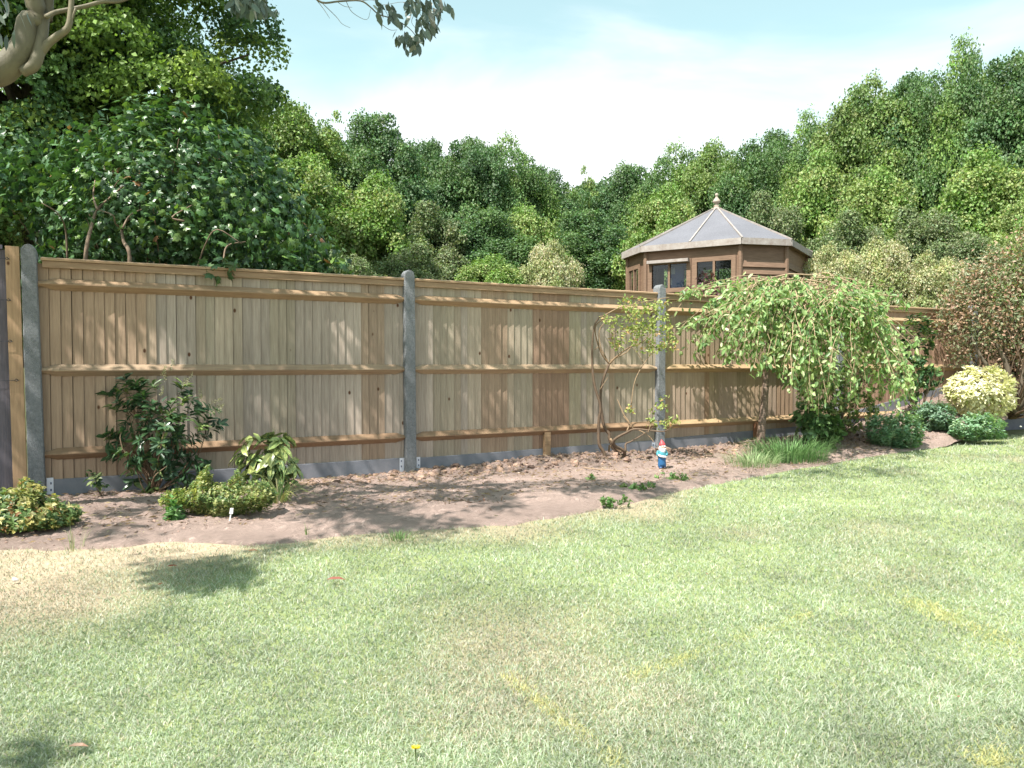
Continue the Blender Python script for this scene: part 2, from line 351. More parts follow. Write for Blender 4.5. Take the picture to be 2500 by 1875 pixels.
p = bedpts(5200, -1, 11.5, .05, 1.9, .010); n = len(p)
leaves(mb, p, rdir(n)*[1, 1, .15], rdir(n)*.5+[0, 0, 1], rng.uniform(.012, .06, n), rng.uniform(.002, .009, n), pal(n, [(.3, .2, .12), (.42, .3, .2), (.14, .09, .06), (.5, .42, .33)]), 'dia')
c0 = gpt(1130, 1235, .03); q = c0+rng.normal(size=(420, 3))*[.13, .10, .012]; q[:, 2] = np.abs(q[:, 2]-.03)+.03
leaves(mb, q, rdir(420)*[1, 1, .4], rdir(420), rng.uniform(.02, .06, 420), rng.uniform(.003, .010, 420), pal(420, [(.25, .13, .09), (.34, .2, .14), (.12, .08, .06), (.16, .15, .08)]), 'dia')
tag(mb.build('leaf_litter', M['leaf']), 'dry twigs, bark shreds and dead leaves lying on the soil bed', 'litter', kind='stuff')
# ---------------------------------------------------------------- grass
def grass_col(x, y, n):
    d = dry(x, y)[:, None]; p2 = fbm(x*3.1, y*3.1, 3, 90)[:, None]
    g = pal(n, [(.29, .355, .225), (.37, .425, .31), (.21, .29, .155), (.46, .49, .40)], [3, 3, 2.2, 2.4], .14)
    s = pal(n, [(.46, .41, .32), (.38, .345, .26), (.49, .455, .37)], None, .15)
    k = rng.random((n, 1)) < (.10+.68*d); c = np.where(k, s, g)*(.66+.7*p2)
    # yellowed lines left where something lay on the lawn
    for (a, b, wd) in (((1230, 1650), (1530, 1880), .028), ((1530, 1660), (1985, 1500), .03), ((2140, 1430), (2520, 1610), .07), ((2400, 1875), (2520, 1790), .05)):
        A, B = gpt(*a)[:2], gpt(*b)[:2]; ab = B-A; L = np.linalg.norm(ab); ab /= L
        u = (x-A[0])*ab[0]+(y-A[1])*ab[1]; dd = np.abs(-(x-A[0])*ab[1]+(y-A[1])*ab[0])
        m = np.exp(-(dd/wd)**2)*(u > 0)*(u < L)*np.clip(fbm(x*6, y*6, 2, 17)*2.2-.3, 0, 1)
        yl = rng.random(n) < m*.75
        c[yl] = pal(int(yl.sum()), [(.55, .53, .24), (.48, .46, .22)], None, .12)
    return c
def blades(mb, x, y, z, h, wd, col, lean=.9):
    n = len(x); a = rng.random(n)*6.283; l = lean*(.35+.9*rng.random(n)); b = rng.random(n)*6.283
    ln = np.stack([np.cos(a)*l, np.sin(a)*l, np.ones(n)], 1); ln = nrm(ln)*h[:, None]
    wv = np.stack([np.cos(b), np.sin(b), np.zeros(n)], 1)*wd[:, None]*.5
    p = np.stack([x, y, z], 1); sag = np.zeros((n, 3)); sag[:, 2] = -.25*h*l; sag[:, :2] = ln[:, :2]*.35
    v = np.stack([p-wv, p+wv, p+ln*.55+wv*.8, p+ln*.55-wv*.8, p+ln+sag], 1)
    f = np.array([(0, 1, 2), (0, 2, 3), (3, 2, 4)]); f = (f[None]+(np.arange(n)*5)[:, None, None]).reshape(-1, 3)
    mb.add(v.reshape(-1, 3), f, np.repeat(col, 5, 0))
N = 880000
q = rng.random(N); a_ = -.75; Yg = (1.25**a_+q*(11.5**a_-1.25**a_))**(1/a_)
Xg = rng.uniform(-1, 1, N)*(.69*Yg+1.6)
ed = edgeY(Xg)
keep = (Yg < ed+.05+.22*(fbm(Xg*4, Yg*4, 3, 6)-.5)+.05*rng.normal(size=N)) & (rng.random(N) > .62*dry(Xg, Yg)*sst(1.6, .1, ed-Yg)) 
Xg, Yg = Xg[keep], Yg[keep]; n = len(Xg)
tall = fbm(Xg*2.3, Yg*2.3, 3, 81)
h = (.014+.0017*Yg)*(.55+.9*rng.random(n))*(.6+.9*tall); wd = (.0012+.0006*Yg)*(.7+.6*rng.random(n))
mb = MB(); blades(mb, Xg, Yg, lawnz(Xg, Yg), h, wd, grass_col(Xg, Yg, n), 1.05)
tag(mb.build('grass', M['blade']), 'short pale mown lawn grass with straw coloured dry patches', 'grass', kind='stuff')
# ---------------------------------------------------------------- fence
fence = thing('garden_fence', 'new closeboard wooden fence between grey concrete posts along the soil bed', 'fence', tuple(P1))
def prism_t(mb, sec, t0, t1, c, taper=0):
    """section in (n,z) run along the fence; taper shrinks both ends to a tenon"""
    sec = np.array(sec); m = sec.mean(0)
    def ring(t, k): return [FP(t, *(m+(s-m)*k)) for s in sec]
    if taper: loft(mb, [ring(t0-.05, .45), ring(t0+.004, .5), ring(t0+taper, 1), ring(t1-taper, 1), ring(t1-.004, .5), ring(t1+.05, .45)], c)
    else: loft(mb, [ring(t0, 1), ring(t1, 1)], c)
tones = [(1, 1, 1), (1.06, 1.03, .93), (.92, .93, .85), (1.0, .92, .82), (.86, .76, .66), (1.1, 1.08, 1.0)]
gtops = [(.135, .135), (.125, .16), (.17, .24), (.34, .78), (.8, .8), (.8, .8), (.8, .8)]
for b in range(7):
    t0, t1 = b*BAY+.05, (b+1)*BAY-.05
    g0, g1 = gtops[b]
    mb = MB(); nb = 40; wb = (t1-t0+.06)/nb; run = 0; rc = None
    for i in range(nb):
        a = t0-.03+i*wb; z0 = g0+(g1-g0)*(a-t0)/(t1-t0)-.01; z0b = g0+(g1-g0)*(a+wb-t0)/(t1-t0)-.01
        if run <= 0: rc = tones[rng.choice(6, p=[.28, .2, .18, .16, .08, .10])]; run = rng.integers(1, 4)
        run -= 1
        c = np.array(rc)
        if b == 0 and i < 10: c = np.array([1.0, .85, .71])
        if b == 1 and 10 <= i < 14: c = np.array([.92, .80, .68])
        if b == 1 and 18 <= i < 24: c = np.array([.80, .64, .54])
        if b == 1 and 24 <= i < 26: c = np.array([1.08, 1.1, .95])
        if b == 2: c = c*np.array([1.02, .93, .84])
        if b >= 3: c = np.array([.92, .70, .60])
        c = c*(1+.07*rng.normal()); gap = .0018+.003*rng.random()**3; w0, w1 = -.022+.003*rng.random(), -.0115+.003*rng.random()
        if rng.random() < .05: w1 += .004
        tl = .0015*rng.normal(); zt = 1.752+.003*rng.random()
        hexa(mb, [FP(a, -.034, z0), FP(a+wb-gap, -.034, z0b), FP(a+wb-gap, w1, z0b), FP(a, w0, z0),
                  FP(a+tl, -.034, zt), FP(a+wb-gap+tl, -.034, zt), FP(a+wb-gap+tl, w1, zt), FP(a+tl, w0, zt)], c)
    hexa(mb, [FP(t0-.03, -.044, g0-.01), FP(t1+.03, -.044, g1-.01), FP(t1+.03, -.036, g1-.01), FP(t0-.03, -.036, g0-.01), FP(t0-.03, -.044, 1.74), FP(t1+.03, -.044, 1.74), FP(t1+.03, -.036, 1.74), FP(t0-.03, -.036, 1.74)], (.35, .3, .25))
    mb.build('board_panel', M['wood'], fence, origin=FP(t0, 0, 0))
    for k, z in enumerate((.325, .955, 1.60)):
        mb = MB(); sg = [(-.012, z-.045), (.036, z-.004), (.036, z+.004), (-.012, z+.047)]
        c = np.array([(.82, .68, .58), (1.1, 1.02, .95), (1.12, .98, .84)][k])*(1+.06*rng.normal())
        if b >= 2: c = np.array([1.25, 1.12, .9])
        prism_t(mb, sg, t0+.01, t1-.01, c, .07 if b < 3 else .05)
        mb.build('rail', M['rail'], fence, origin=FP(t0, 0, z), bevel=.003)
    mb = MB(); c = np.array([1.0, .86, .74])*(1+.05*rng.normal())
    prism_t(mb, [(-.011, 1.722), (.014, 1.722), (.014, 1.772), (-.011, 1.772)], t0, t1, c); mb.build('cap_rail', M['rail'], fence, origin=FP(t0, 0, 1.7), bevel=.002)
    mb = MB(); prism_t(mb, [(-.045, 1.776), (.024, 1.774), (.026, 1.792), (-.008, 1.801), (-.045, 1.794)], t0-.01, t1+.01, c*1.25)
    mb.build('capping', M['rail'], fence, origin=FP(t0, 0, 1.78), bevel=.002)
    mb = MB(); n0, n1 = -.05, -.004
    hexa(mb, [FP(t0-.03, n0, -.25), FP(t1+.03, n0, -.25), FP(t1+.03, n1, -.25), FP(t0-.03, n1, -.25), FP(t0-.03, n0, g0), FP(t1+.03, n0, g1), FP(t1+.03, n1, g1), FP(t0-.03, n1, g0)])
    mb.build('gravel_board', M['gravelb'], fence, origin=FP(t0, 0, 0), bevel=.004)
    if b in (1, 2):
        tm = (t0+t1)/2+.012*0; mb = MB()
        hexa(mb, [FP(tm-.035, 0, -.2), FP(tm+.035, 0, -.2), FP(tm+.035, .045, -.2), FP(tm-.035, .045, -.2), FP(tm-.035, 0, .283), FP(tm+.035, 0, .283), FP(tm+.035, .045, .315), FP(tm-.035, .045, .315)], (1, .85, .7) if b == 1 else (.8, .5, .38))
        mb.build('centre_stump', M['rail'], fence, origin=FP(tm, 0, 0), bevel=.003)
bmet = plain('galvanised_clip', (.62, .66, .74), .45, .5); bblue = plain('clip_hole', (.03, .05, .12), .5)
tops = [1.885, 1.87, 1.885, 1.88, 1.88, 1.88]
for k in range(8):
    t = k*BAY; mb = MB(); H = (tops+[1.88]*2)[k]; rings = []
    lean = [-.018, -.005, .005, 0, .004, 0, 0, 0][k]
    zs = list(np.linspace(-.3, H-.055, 22))+[H-.035, H-.018, H-.006, H]
    for z in zs:
        kk = math.sqrt(max(0, 1-((z-(H-.055))/.056)**2)) if z > H-.055 else 1
        hw = .055*max(kk, .25)-.004*(z/1.9); dd = .0
        oo = lean*(z-.0)
        prof = [(-hw, -.06), (hw, -.06), (hw, .03), (hw-.008, .042), (-hw+.008, .042), (-hw, .03)]
        rings.append([FP(t+oo+a+.0012*rng.normal(), n_+.0012*rng.normal(), z) for a, n_ in prof])
    loft(mb, rings); mb.build('concrete_post', M['concrete'], fence, origin=FP(t, 0, 0))
    for sgn in ((1,) if k == 0 else (-1, 1) if k == 1 else (-1,) if k == 2 else ()):
        mb = MB(); a = t+sgn*.057; bz = -.05
        box(mb, FP(a, .0, bz), D_*sgn*.045, N_*.003, (0, 0, .185 if k else .2))
        cl = mb.build('gravel_board_clip', bmet, fence, origin=FP(a, 0, 0))
        for zz in (.05, .10):
            mb = MB(); box(mb, FP(a+sgn*.024, .004, zz), D_*sgn*.009, N_*.002, (0, 0, .016))
            mb.build('slot', bblue, cl, origin=FP(a, 0, 0))
# edging plank beside first post, grey fence to the left
mb = MB(); lp = -.030
hexa(mb, [FP(-.150, -.02, -.1), FP(-.062, -.02, -.1), FP(-.062, .015, -.1), FP(-.150, .015, -.1), FP(-.150+lp, -.02, 1.865), FP(-.062+lp, -.02, 1.865), FP(-.062+lp, .015, 1.865), FP(-.150+lp, .015, 1.865)], (1.08, .86, .62))
pl = tag(mb.build('fence_plank', M['wood'], origin=FP(-.11, 0, 0), bevel=.002), 'upright new wooden plank between the old grey fence and first concrete post', 'plank')
pl.data.materials[0] = M['wood']
of = thing('old_fence', 'weathered grey purple board fence with training wires at left edge', 'fence', tuple(FP(-.3, 0, 0)))
mb = MB()
for i in range(26):
    a = -.135-.115*(i+1); hexa(mb, [FP(a, -.07, -.1), FP(a+.112, -.07, -.1), FP(a+.112, -.045, -.1), FP(a, -.052, -.1), FP(a-.02, -.07, 1.84), FP(a+.092, -.07, 1.84), FP(a+.092, -.045, 1.84), FP(a-.02, -.052, 1.84)])
mb.build('board_panel', M['oldwood'], of)
mb = MB(); box(mb, FP(-3.2, -.08, 1.845), D_*3.0, N_*.06, (0, 0, .03)); mb.build('capping', M['oldwood'], of)
mb = MB(); box(mb, FP(-.27, -.045, 1.87), D_*.045, N_*.03, (0, 0, .28)); mb.build('trellis_upright', M['oldwood'], of)
wire = plain('dark_wire', (.06, .06, .07), .4, .6)
for z, a in ((1.77, -.155), (1.47, -.15), (1.17, -.145), (.885, -.11)):
    e = thing('training_wire', {1.77: 'topmost', 1.47: 'second highest', 1.17: 'third highest', .885: 'lowest'}[z]+' training wire hooked to the plank left of the first post', 'wire', tuple(FP(a, .02, z)), 'training wires on the old fence')
    mb = MB(); tube(mb, [FP(a-2.5, -.0, z-.03), FP(a-1, .02, z-.035), FP(a-.02, .035, z)], .0018, seg=5); mb.build('wire', wire, e)
    mb = MB(); tube(mb, [FP(a, .012, z-.004), FP(a, .03, z), FP(a-.012, .04, z+.01), FP(a-.024, .035, z), FP(a-.012, .03, z-.008), FP(a, .03, z)], .0028, seg=6); mb.build('vine_eye', wire, e)
# ---------------------------------------------------------------- summerhouse
SC = np.array([4.04, 15.276]); TH = -.5605; ZE = 3.2; ZG = .95
def octo(L, S, c):
    pts = [(-L, -S+c), (-L+c, -S), (L-c, -S), (L, -S+c), (L, S-c), (L-c, S), (-L+c, S), (-L, S-c)]
    r = np.array([[math.cos(TH), -math.sin(TH)], [math.sin(TH), math.cos(TH)]])
    return np.array(pts)@r.T+SC
EO = octo(1.633, 1.577, .686); ins = .11
WO = octo(1.633-ins, 1.577-ins, .686-ins*.42)
house = thing('summerhouse', 'octagonal brown cedar summerhouse with grey felt roof behind the fence', 'summerhouse', (SC[0], SC[1], ZG))
def p3(p, z): return np.array([p[0], p[1], z])
def wallbox(mb, A, B, u0, u1, z0, z1, d0, d1, c=(1, 1, 1)):
    """box on the wall A-B between fractions u (metres along), depth d outwards"""
    ab = B-A; L = np.linalg.norm(ab); ab = ab/L; out = np.array([ab[1], -ab[0]])
    P = lambda u, d, z: p3(A+ab*u+out*d, z)
    hexa(mb, [P(u0, d0, z0), P(u1, d0, z0), P(u1, d1, z0), P(u0, d1, z0), P(u0, d0, z1), P(u1, d0, z1), P(u1, d1, z1), P(u0, d1, z1)], c)
glass, gt_, gb, go = newmat('window_glass')
gl = nd(gt_, 'ShaderNodeBsdfGlossy'); gl.inputs['Roughness'].default_value = .03; trn = nd(gt_, 'ShaderNodeBsdfTransparent'); trn.inputs[0].default_value = (.86, .9, .9, 1)
fr = nd(gt_, 'ShaderNodeFresnel'); fr.inputs[0].default_value = 1.5; gm = nd(gt_, 'ShaderNodeMixShader')
gt_.links.new(fr.outputs[0], gm.inputs[0]); gt_.links.new(trn.outputs[0], gm.inputs[1]); gt_.links.new(gl.outputs[0], gm.inputs[2]); gt_.links.new(gm.outputs[0], go.inputs[0])
def winds(A, B, wins, z0, z1, ztop=3.14):
    L = np.linalg.norm(B-A); mb = MB()
    e = [0]+[x for w_ in wins for x in w_]+[L]
    for i in range(0, len(e), 2): wallbox(mb, A, B, e[i], e[i+1], z0, z1, -.035, 0)
    n = 9; hh = (z0-ZG)/n
    for i in range(n): wallbox(mb, A, B, 0, L, ZG+i*hh+.004, ZG+(i+1)*hh, -.035, .002*(i % 2))
    wallbox(mb, A, B, 0, L, z1, ztop, -.035, 0)
    mb.build('wall', M['cedar'], house)
    for k, (a, b) in enumerate(wins):
        opn = (L > 1.6 and k == 0 and wins[0][0] < .2 and z1 < 3.0)
        mb = MB(); d0, d1 = (.003, .028)
        wallbox(mb, A, B, a-.05, a+.03, z0-.05, z1+.06, d0, d1); wallbox(mb, A, B, b-.03, b+.05, z0-.05, z1+.06, d0, d1)
        wallbox(mb, A, B, a+.03, b-.03, z1-.02, z1+.06, d0, d1); wallbox(mb, A, B, a+.03, b-.03, z0-.05, z0+.03, d0, d1)
        wf = mb.build('window', M['cedar'], house, origin=p3(A, z0))
        m_ = (a+b)/2; mb = MB(); wallbox(mb, A, B, m_-.02, m_+.02, z0+.03, z1-.02, .004, .026); mb.build('glazing_bar', M['cedar'], wf, origin=p3(A, z0))
        mb = MB(); wallbox(mb, A, B, a+.03, b-.03, z0+.03, z1-.02, -.008, -.004); mb.build('pane', glass, wf, origin=p3(A, z0))
        if opn:   # pale open frame bar over the left window
            mb = MB(); wallbox(mb, A, B, a-.03, b+.03, z1+.0, z1+.055, .03, .13); o = mb.build('open_fanlight', M['trim'], wf, origin=p3(A, z0))
def boarded(A, B):
    L = np.linalg.norm(B-A); z = ZG; mb = MB(); i = 0
    ab = (B-A)/L; out = np.array([ab[1], -ab[0]])
    P = lambda u, d, z: p3(A+ab*u+out*d, z)
    while z < 2.83:
        z1 = min(z+.125, 2.95); c = np.ones(3)*(1+.12*rng.normal())
        hexa(mb, [P(0, -.03, z), P(L, -.03, z), P(L, .034, z), P(0, .034, z), P(0, -.03, z1), P(L, -.03, z1), P(L, -.002, z1), P(0, -.002, z1)], c); z = z1+.0015
    wallbox(mb, A, B, 0, L, z, 3.14, -.03, -.006)
    mb.build('wall', M['cedar'], house)
W = WO; Lb = np.linalg.norm(W[2]-W[1])
winds(W[0], W[1], [(.08, .62 if np.linalg.norm(W[1]-W[0]) > .72 else .5)], 2.38, 2.86)
winds(W[1], W[2], [(.10, Lb*.47), (Lb*.545, Lb-.12)], 2.38, 2.87)
boarded(W[2], W[3]); boarded(W[3], W[4])
for i in (4, 5, 6, 7):
    A, B = W[i], W[(i+1) % 8]; L = np.linalg.norm(B-A)
    if i in (5, 7, 6): winds(A, B, [(.10, L-.10)] if L < 1 else [(.10, L/2-.04), (L/2+.04, L-.10)], 2.28, 3.09)
    else: boarded(A, B)
for i in range(8):
    mb = MB(); A = W[i]; d = nrm(A-SC); tube(mb, [p3(A, ZG), p3(A, 3.14)], .045, seg=8); mb.build('corner_post', M['cedar'], house, origin=p3(A, ZG))
AP = p3(SC, ZE+.90)
mb = MB(); eo = [p3(e, ZE) for e in EO]
mb.add(eo+[AP], [(i, (i+1) % 8, 8) for i in range(8)])
eo2 = [p3(e, ZE-.02) for e in EO]; mb.add(eo2+[AP-[0, 0, .04]], [((i+1) % 8, i, 8) for i in range(8)])
roof = mb.build('roof', M['felt'], house)
mb = MB()
for i in range(8):
    A, B = EO[i], EO[(i+1) % 8]; wallbox(mb, A, B, 0, np.linalg.norm(B-A)-.018, ZE-.10, ZE+.012, -.02, .002+.001*(i % 2))
mb.build('fascia', M['trim'], house)
mb = MB(); mb.add([p3(e, ZE-.085) for e in EO]+[p3(q, ZE-.085) for q in octo(1.5, 1.45, .65)], [(i, (i+1) % 8, 8+(i+1) % 8, 8+i) for i in range(8)]); mb.build('soffit', M['cedar'], house)
def batten(a, b, name='hip_batten', wd=.028):
    mb = MB(); a = np.array(a); b = np.array(b); d = nrm(b-a); s = nrm(np.cross(d, [0, 0, 1])); u = np.cross(s, d)
    box(mb, a-s*wd/2+u*-.004, d*np.linalg.norm(b-a), s*wd, u*.024); mb.build(name, M['trim'], roof)
for i in range(8): batten(p3(EO[i]-(EO[i]-SC)*.0, ZE+.004), AP-(AP-p3(EO[i], ZE))*.02)
mm = EO[1]+(EO[2]-EO[1])*.5; batten(p3(mm, ZE+.004), AP-(AP-p3(mm, ZE))*.02, 'joint_batten', .028)
mb = MB(); lathe(mb, [(.10, -.05), (.105, -.02), (.05, -.005), (.055, .02), (.06, .03), (.035, .05), (.04, .075), (.075, .10), (.078, .125), (.055, .155), (.03, .19), (.018, .215), (.03, .23), (.036, .25), (.028, .27), (.004, .285)], AP, 18)
mb.build('finial', noisemat('finial_wood', (.30, .23, .18), (.42, .36, .31), 14, .7, .1), house, smooth=True, origin=AP)
mb = MB(); fl = WO; mb.add([p3(q, ZG+.02) for q in fl], [tuple(range(8))]); mb.build('floor', M['cedar'], house)
# added blue panel with white patches, stands in for a reflection in the glass
bl = plain('reflection_blue', (.10, .17, .42), .8); wh = plain('reflection_white', (.72, .76, .85), .7)
ab = nrm(W[2]-W[1]); inn = np.array([-ab[1], ab[0]])
q = W[1]+ab*.42+inn*.45
mb = MB(); box(mb, p3(q-ab*.16, 1.0), p3(ab*.32, 0), p3(inn*.03, 0), (0, 0, 1.86)); hb = mb.build('reflection_panel', bl, origin=p3(q, 1.0))
tag(hb, 'blue and white panel standing in for a reflection in the left summerhouse window', 'panel')
for k in range(3):
    mb = MB(); box(mb, p3(q-ab*.17-inn*.004, 2.32+k*.2), p3(ab*.10*(1+.6*(k == 2)), 0), p3(inn*.002, 0), (0, 0, .12)); mb.build('reflection_patch', wh, hb)
# ---------------------------------------------------------------- trees beyond the fence
def crown(nb, leafn, R0, zc, zr, br, ls, cols, wts=None, seed=1, tpl='quad', droop=0, colvar=.10, hole=0):
    """leaf clumps spread through an uneven crown volume"""
    mb = MB(); d = rdir(nb); rad = (.35+.65*rng.random(nb)**.5)*(1-.06*(d[:, 2] > .6))
    bump = 1+.24*(fbm(d[:, 0]*2.3+9, d[:, 1]*2.3+d[:, 2]*1.7+seed*5, 2, seed)-.5)*2
    cen = d*rad[:, None]*bump[:, None]*np.array([R0, R0, zr]); low = cen[:, 2] < -.55*zr; cen[low, :2] *= 1.15
    cen[:, 2] += zc
    for k in range(nb):
        r = br*(.5+1.1*rng.random()**1.5); n = int(leafn*(r/br)**2)
        dd = rdir(n); dd[:, 2] = np.where(dd[:, 2] < -.6, -dd[:, 2], dd[:, 2])
        lump = 1+.5*(fbm(dd[:, 0]*2.6+k, dd[:, 1]*2.6+dd[:, 2]*2.6, 3, k)-.5)*2+.14*rng.random(n)**4
        P = cen[k]+dd*(r*lump*(.60+.42*rng.random(n)))[:, None]*np.array([1, 1, 1.0])
        Nn = nrm(dd+.75*rdir(n)+[0, 0, .25]); D = nrm(rdir(n)+[0, 0, -droop])
        base = np.array(cols[rng.choice(len(cols), p=wts)])*(1+colvar*rng.normal())
        c = base[None]*(1+.20*rng.normal(size=(n, 1))).clip(.5, 1.6)*(1+.08*rng.normal(size=(n, 3)))
        s = ls*(.7+.6*rng.random(n)); leaves(mb, P, D, Nn, s, s*.75, np.abs(c), tpl)
    return mb, cen
def trunk_mesh(H, r0, cen, nl=14, lean=.2):
    mb = MB(); top = np.array([rng.normal()*lean, rng.normal()*lean, H*.85])
    pts = np.array([[0, 0, -.3], [0, 0, 0], top*.3+[.1, 0, 0], top*.6, top]); tube(mb, pts, [r0*1.3, r0, r0*.75, r0*.5, r0*.12], seg=9, sub=4, bump=.03)
    for k in rng.choice(len(cen), min(nl, len(cen)), replace=False):
        c = cen[k]; s = top*np.clip((c[2]/H)*.65, .22, .8); m = (s+c)/2+[0, 0, -.2+.3*rng.random()]
        tube(mb, [s, m, c], [r0*.36, r0*.2, r0*.05], seg=6, sub=3)
    return mb
def proto(name, H, R0, nb, leafn, ls, cols, wts=None, z0=.10, seed=1, br=None, r0=.22, mat='oak', tpl='quad', droop=0):
    zr = H*(1-z0)/2; zc = H*z0+zr; br = br or R0*.185
    mb, cen = crown(nb, leafn, R0-br*.6, zc, zr-br*.6, br, ls, cols, wts, seed, tpl, droop)
    cr_ = mb.build('crown', M[mat]); tk = trunk_mesh(H, r0, cen).build('trunk', M['bark'], smooth=True)
    for o in (cr_, tk): C.objects.unlink(o)
    return dict(H=H, R=R0, crown=cr_, trunk=tk)
G1 = [(.13, .215, .075), (.11, .19, .07), (.165, .25, .08), (.09, .165, .065)]
G2 = [(.22, .305, .09), (.18, .28, .075), (.25, .32, .11)]
G3 = [(.17, .215, .10), (.21, .245, .13), (.15, .20, .09)]
G4 = [(.38, .39, .20), (.31, .34, .16), (.45, .43, .27)]
PR = [proto('a', 12, 3.6, 270, 400, .11, G1, seed=1), proto('b', 12, 3.3, 260, 400, .11, G1+G2[:1], seed=5),
      proto('c', 12, 3.9, 280, 400, .11, G1[:3]+G2[1:2], seed=9), proto('d', 8, 3.0, 220, 320, .11, G2, seed=13, z0=.02, r0=.14),
      proto('e', 8, 2.8, 220, 320, .10, G3, seed=17, z0=0, r0=.12), proto('f', 5, 2.4, 170, 360, .08, G4, seed=21, z0=0, r0=.07)]
def plant_tree(k, px, ytop, Y, wpx, label, cat='tree', name='oak_tree', group='woodland trees beyond the fence'):
    top = pix(px, ytop, Y); zg = float(terz(np.array([top[0]]), np.array([Y]))[0]); p = PR[k]
    t = thing(name, label, cat, (top[0], Y, zg), group)
    sz = (top[2]-zg)/p['H']; sx = (wpx/F*Y)/(2*p['R'])
    for s in ('trunk', 'crown'):
        o = p[s].copy(); C.objects.link(o); o.name = s; o.parent = t
    t.scale = (sx, sx, sz); t.rotation_euler = (0, 0, rng.random()*6.28)
    return t
PR2 = [proto('g', 12, 3.5, 270, 400, .11, [(.11, .195, .08), (.095, .17, .075), (.135, .22, .085)], seed=31), proto('h', 12, 3.4, 260, 400, .115, [(.17, .25, .08), (.20, .28, .085), (.14, .22, .075)], seed=37)]
PR += PR2
TR = [  # proto, px, top y, depth, width px, label
 (7, 700, 222, 29, 330, 'bright topped woodland oak just right of the big dark left oak'),
 (1, 800, 262, 33, 250, 'mid green woodland oak with pointed top, left of the round headed one'),
 (6, 925, 258, 31, 290, 'tall round headed dark woodland oak above the middle concrete post'),
 (0, 1045, 318, 36, 240, 'dark woodland oak, first step down right of the round headed oak'),
 (6, 1140, 306, 35, 250, 'broad woodland oak with open twiggy top near the middle of the fence'),
 (2, 1245, 345, 36, 260, 'woodland oak with domed dark crown above the second fence bay'),
 (0, 1335, 388, 38, 210, 'last woodland oak left of the notch in the treeline'),
 (1, 1440, 398, 41, 170, 'small oak standing just right of the notch in the treeline'),
 (6, 1530, 386, 40, 230, 'woodland oak up and left of the summerhouse finial'),
 (2, 1640, 366, 38, 250, 'dark woodland oak directly left of the summerhouse apex line'),
 (7, 1745, 335, 36, 240, 'woodland oak rising straight above the summerhouse finial'),
 (0, 1860, 305, 33, 260, 'woodland oak over the right half of the summerhouse roof'),
 (2, 1965, 288, 31, 240, 'rounded woodland oak between the summerhouse and the tall right oaks'),
 (7, 2110, 178, 25, 270, 'tall ragged oak where the treeline steps up on the right'),
 (0, 2225, 150, 25, 280, 'tall oak second in from the step up on the right'),
 (2, 2345, 112, 23, 280, 'very tall oak above the rust coloured conifer'),
 (6, 2480, 85, 22, 330, 'tallest dark oak at the right edge of the view'),
 (1, 2620, 90, 22, 330, 'tall oak half cut off by the right edge of the view'),
 (3, 745, 400, 24, 330, 'yellow green leafy tree right of the lobed leaved shrub'),
 (3, 905, 455, 25, 280, 'fresh green tree in front of the dark round headed oak'),
 (4, 1060, 500, 26, 260, 'olive green tree in front of the middle oaks'),
 (6, 1170, 500, 27, 300, 'lower dark green tree left of the pale bush behind the fence'),
 (3, 1290, 520, 28, 240, 'fresh green tree rising behind the pale bush'),
 (6, 1440, 500, 30, 280, 'dark green tree left of the summerhouse'),
 (3, 1610, 480, 28, 240, 'mid green tree close behind the left slope of the summerhouse roof'),
 (3, 1995, 400, 24, 260, 'sunlit fresh green tree up right of the summerhouse roof'),
 (4, 1880, 470, 22, 200, 'pale feathery willow just right of the summerhouse roof'),
 (3, 2150, 430, 21, 280, 'leafy mid green tree below the stepped up tall oak'),
 (4, 2260, 500, 18, 250, 'greyish olive tree left of the rust coloured conifer'),
 (3, 2400, 400, 19, 330, 'dense green tree above the rust coloured conifer'),
 (3, 2530, 480, 17, 240, 'green tree behind the conifer at the right edge'),
 (3, 640, 480, 20, 260, 'leafy green tree low behind the right end of the lobed leaved shrub'),
 (4, 1010, 600, 21, 230, 'low olive tree seen just above the first bay beside the middle post'),
]
for a in TR: plant_tree(*a[:5], a[5])
BS = [(5, 1345, 582, 19, 170, 'pale silvery bush behind the second fence bay left of the summerhouse'),
 (5, 2030, 590, 15, 190, 'pale yellowish scrub bush right beside the boarded summerhouse wall'),
 (5, 2150, 575, 15.5, 210, 'pale olive scrub bush above the drooping cherry tree'),
 (5, 2270, 610, 15, 200, 'pale scrub bush above the last bay of fence'),
 (4, 2080, 520, 17, 240, 'loose greyish olive thicket behind the pale scrub'),
 (4, 2350, 560, 16, 220, 'olive thicket just left of and behind the rust coloured conifer'),
 (3, 2490, 560, 14, 130, 'yellow green bush above the rust coloured conifer'),
 (4, 850, 610, 15, 190, 'low feathery bush just left of the top of the middle post'),
 (3, 1180, 640, 17, 240, 'low green bush peeping over the second fence bay')]
for a in BS: plant_tree(*a[:5], a[5], 'bush', 'bush', 'bushes beyond the fence')
# far wood filling the gaps
mb = MB()
for k in range(230):
    px = rng.uniform(-300, 2900); Y = rng.uniform(40, 48)
    yt = np.interp(px, [-300, 600, 900, 1200, 1380, 1700, 1950, 2200, 2900], [340, 400, 420, 480, 530, 500, 440, 360, 260])
    c = pix(px, yt+rng.random()*(900-yt)*.9, Y); r = 1.3+rng.random()*1.1; n = 520
    dd = rdir(n); P = c+dd*r*(.7+.4*rng.random((n, 1))); s = .23*(.7+.6*rng.random(n))
    b = np.array(G1[rng.integers(4)])*.8*(.85+.3*rng.random()); leaves(mb, P, rdir(n), nrm(dd+.8*rdir(n)), s, s*.8, b[None]*(1+.2*rng.normal(size=(n, 1))).clip(.5, 1.5), 'quad')
tag(mb.build('far_woodland', M['oak']), 'dense far wood showing dark between the nearer trees', 'woodland', kind='stuff')
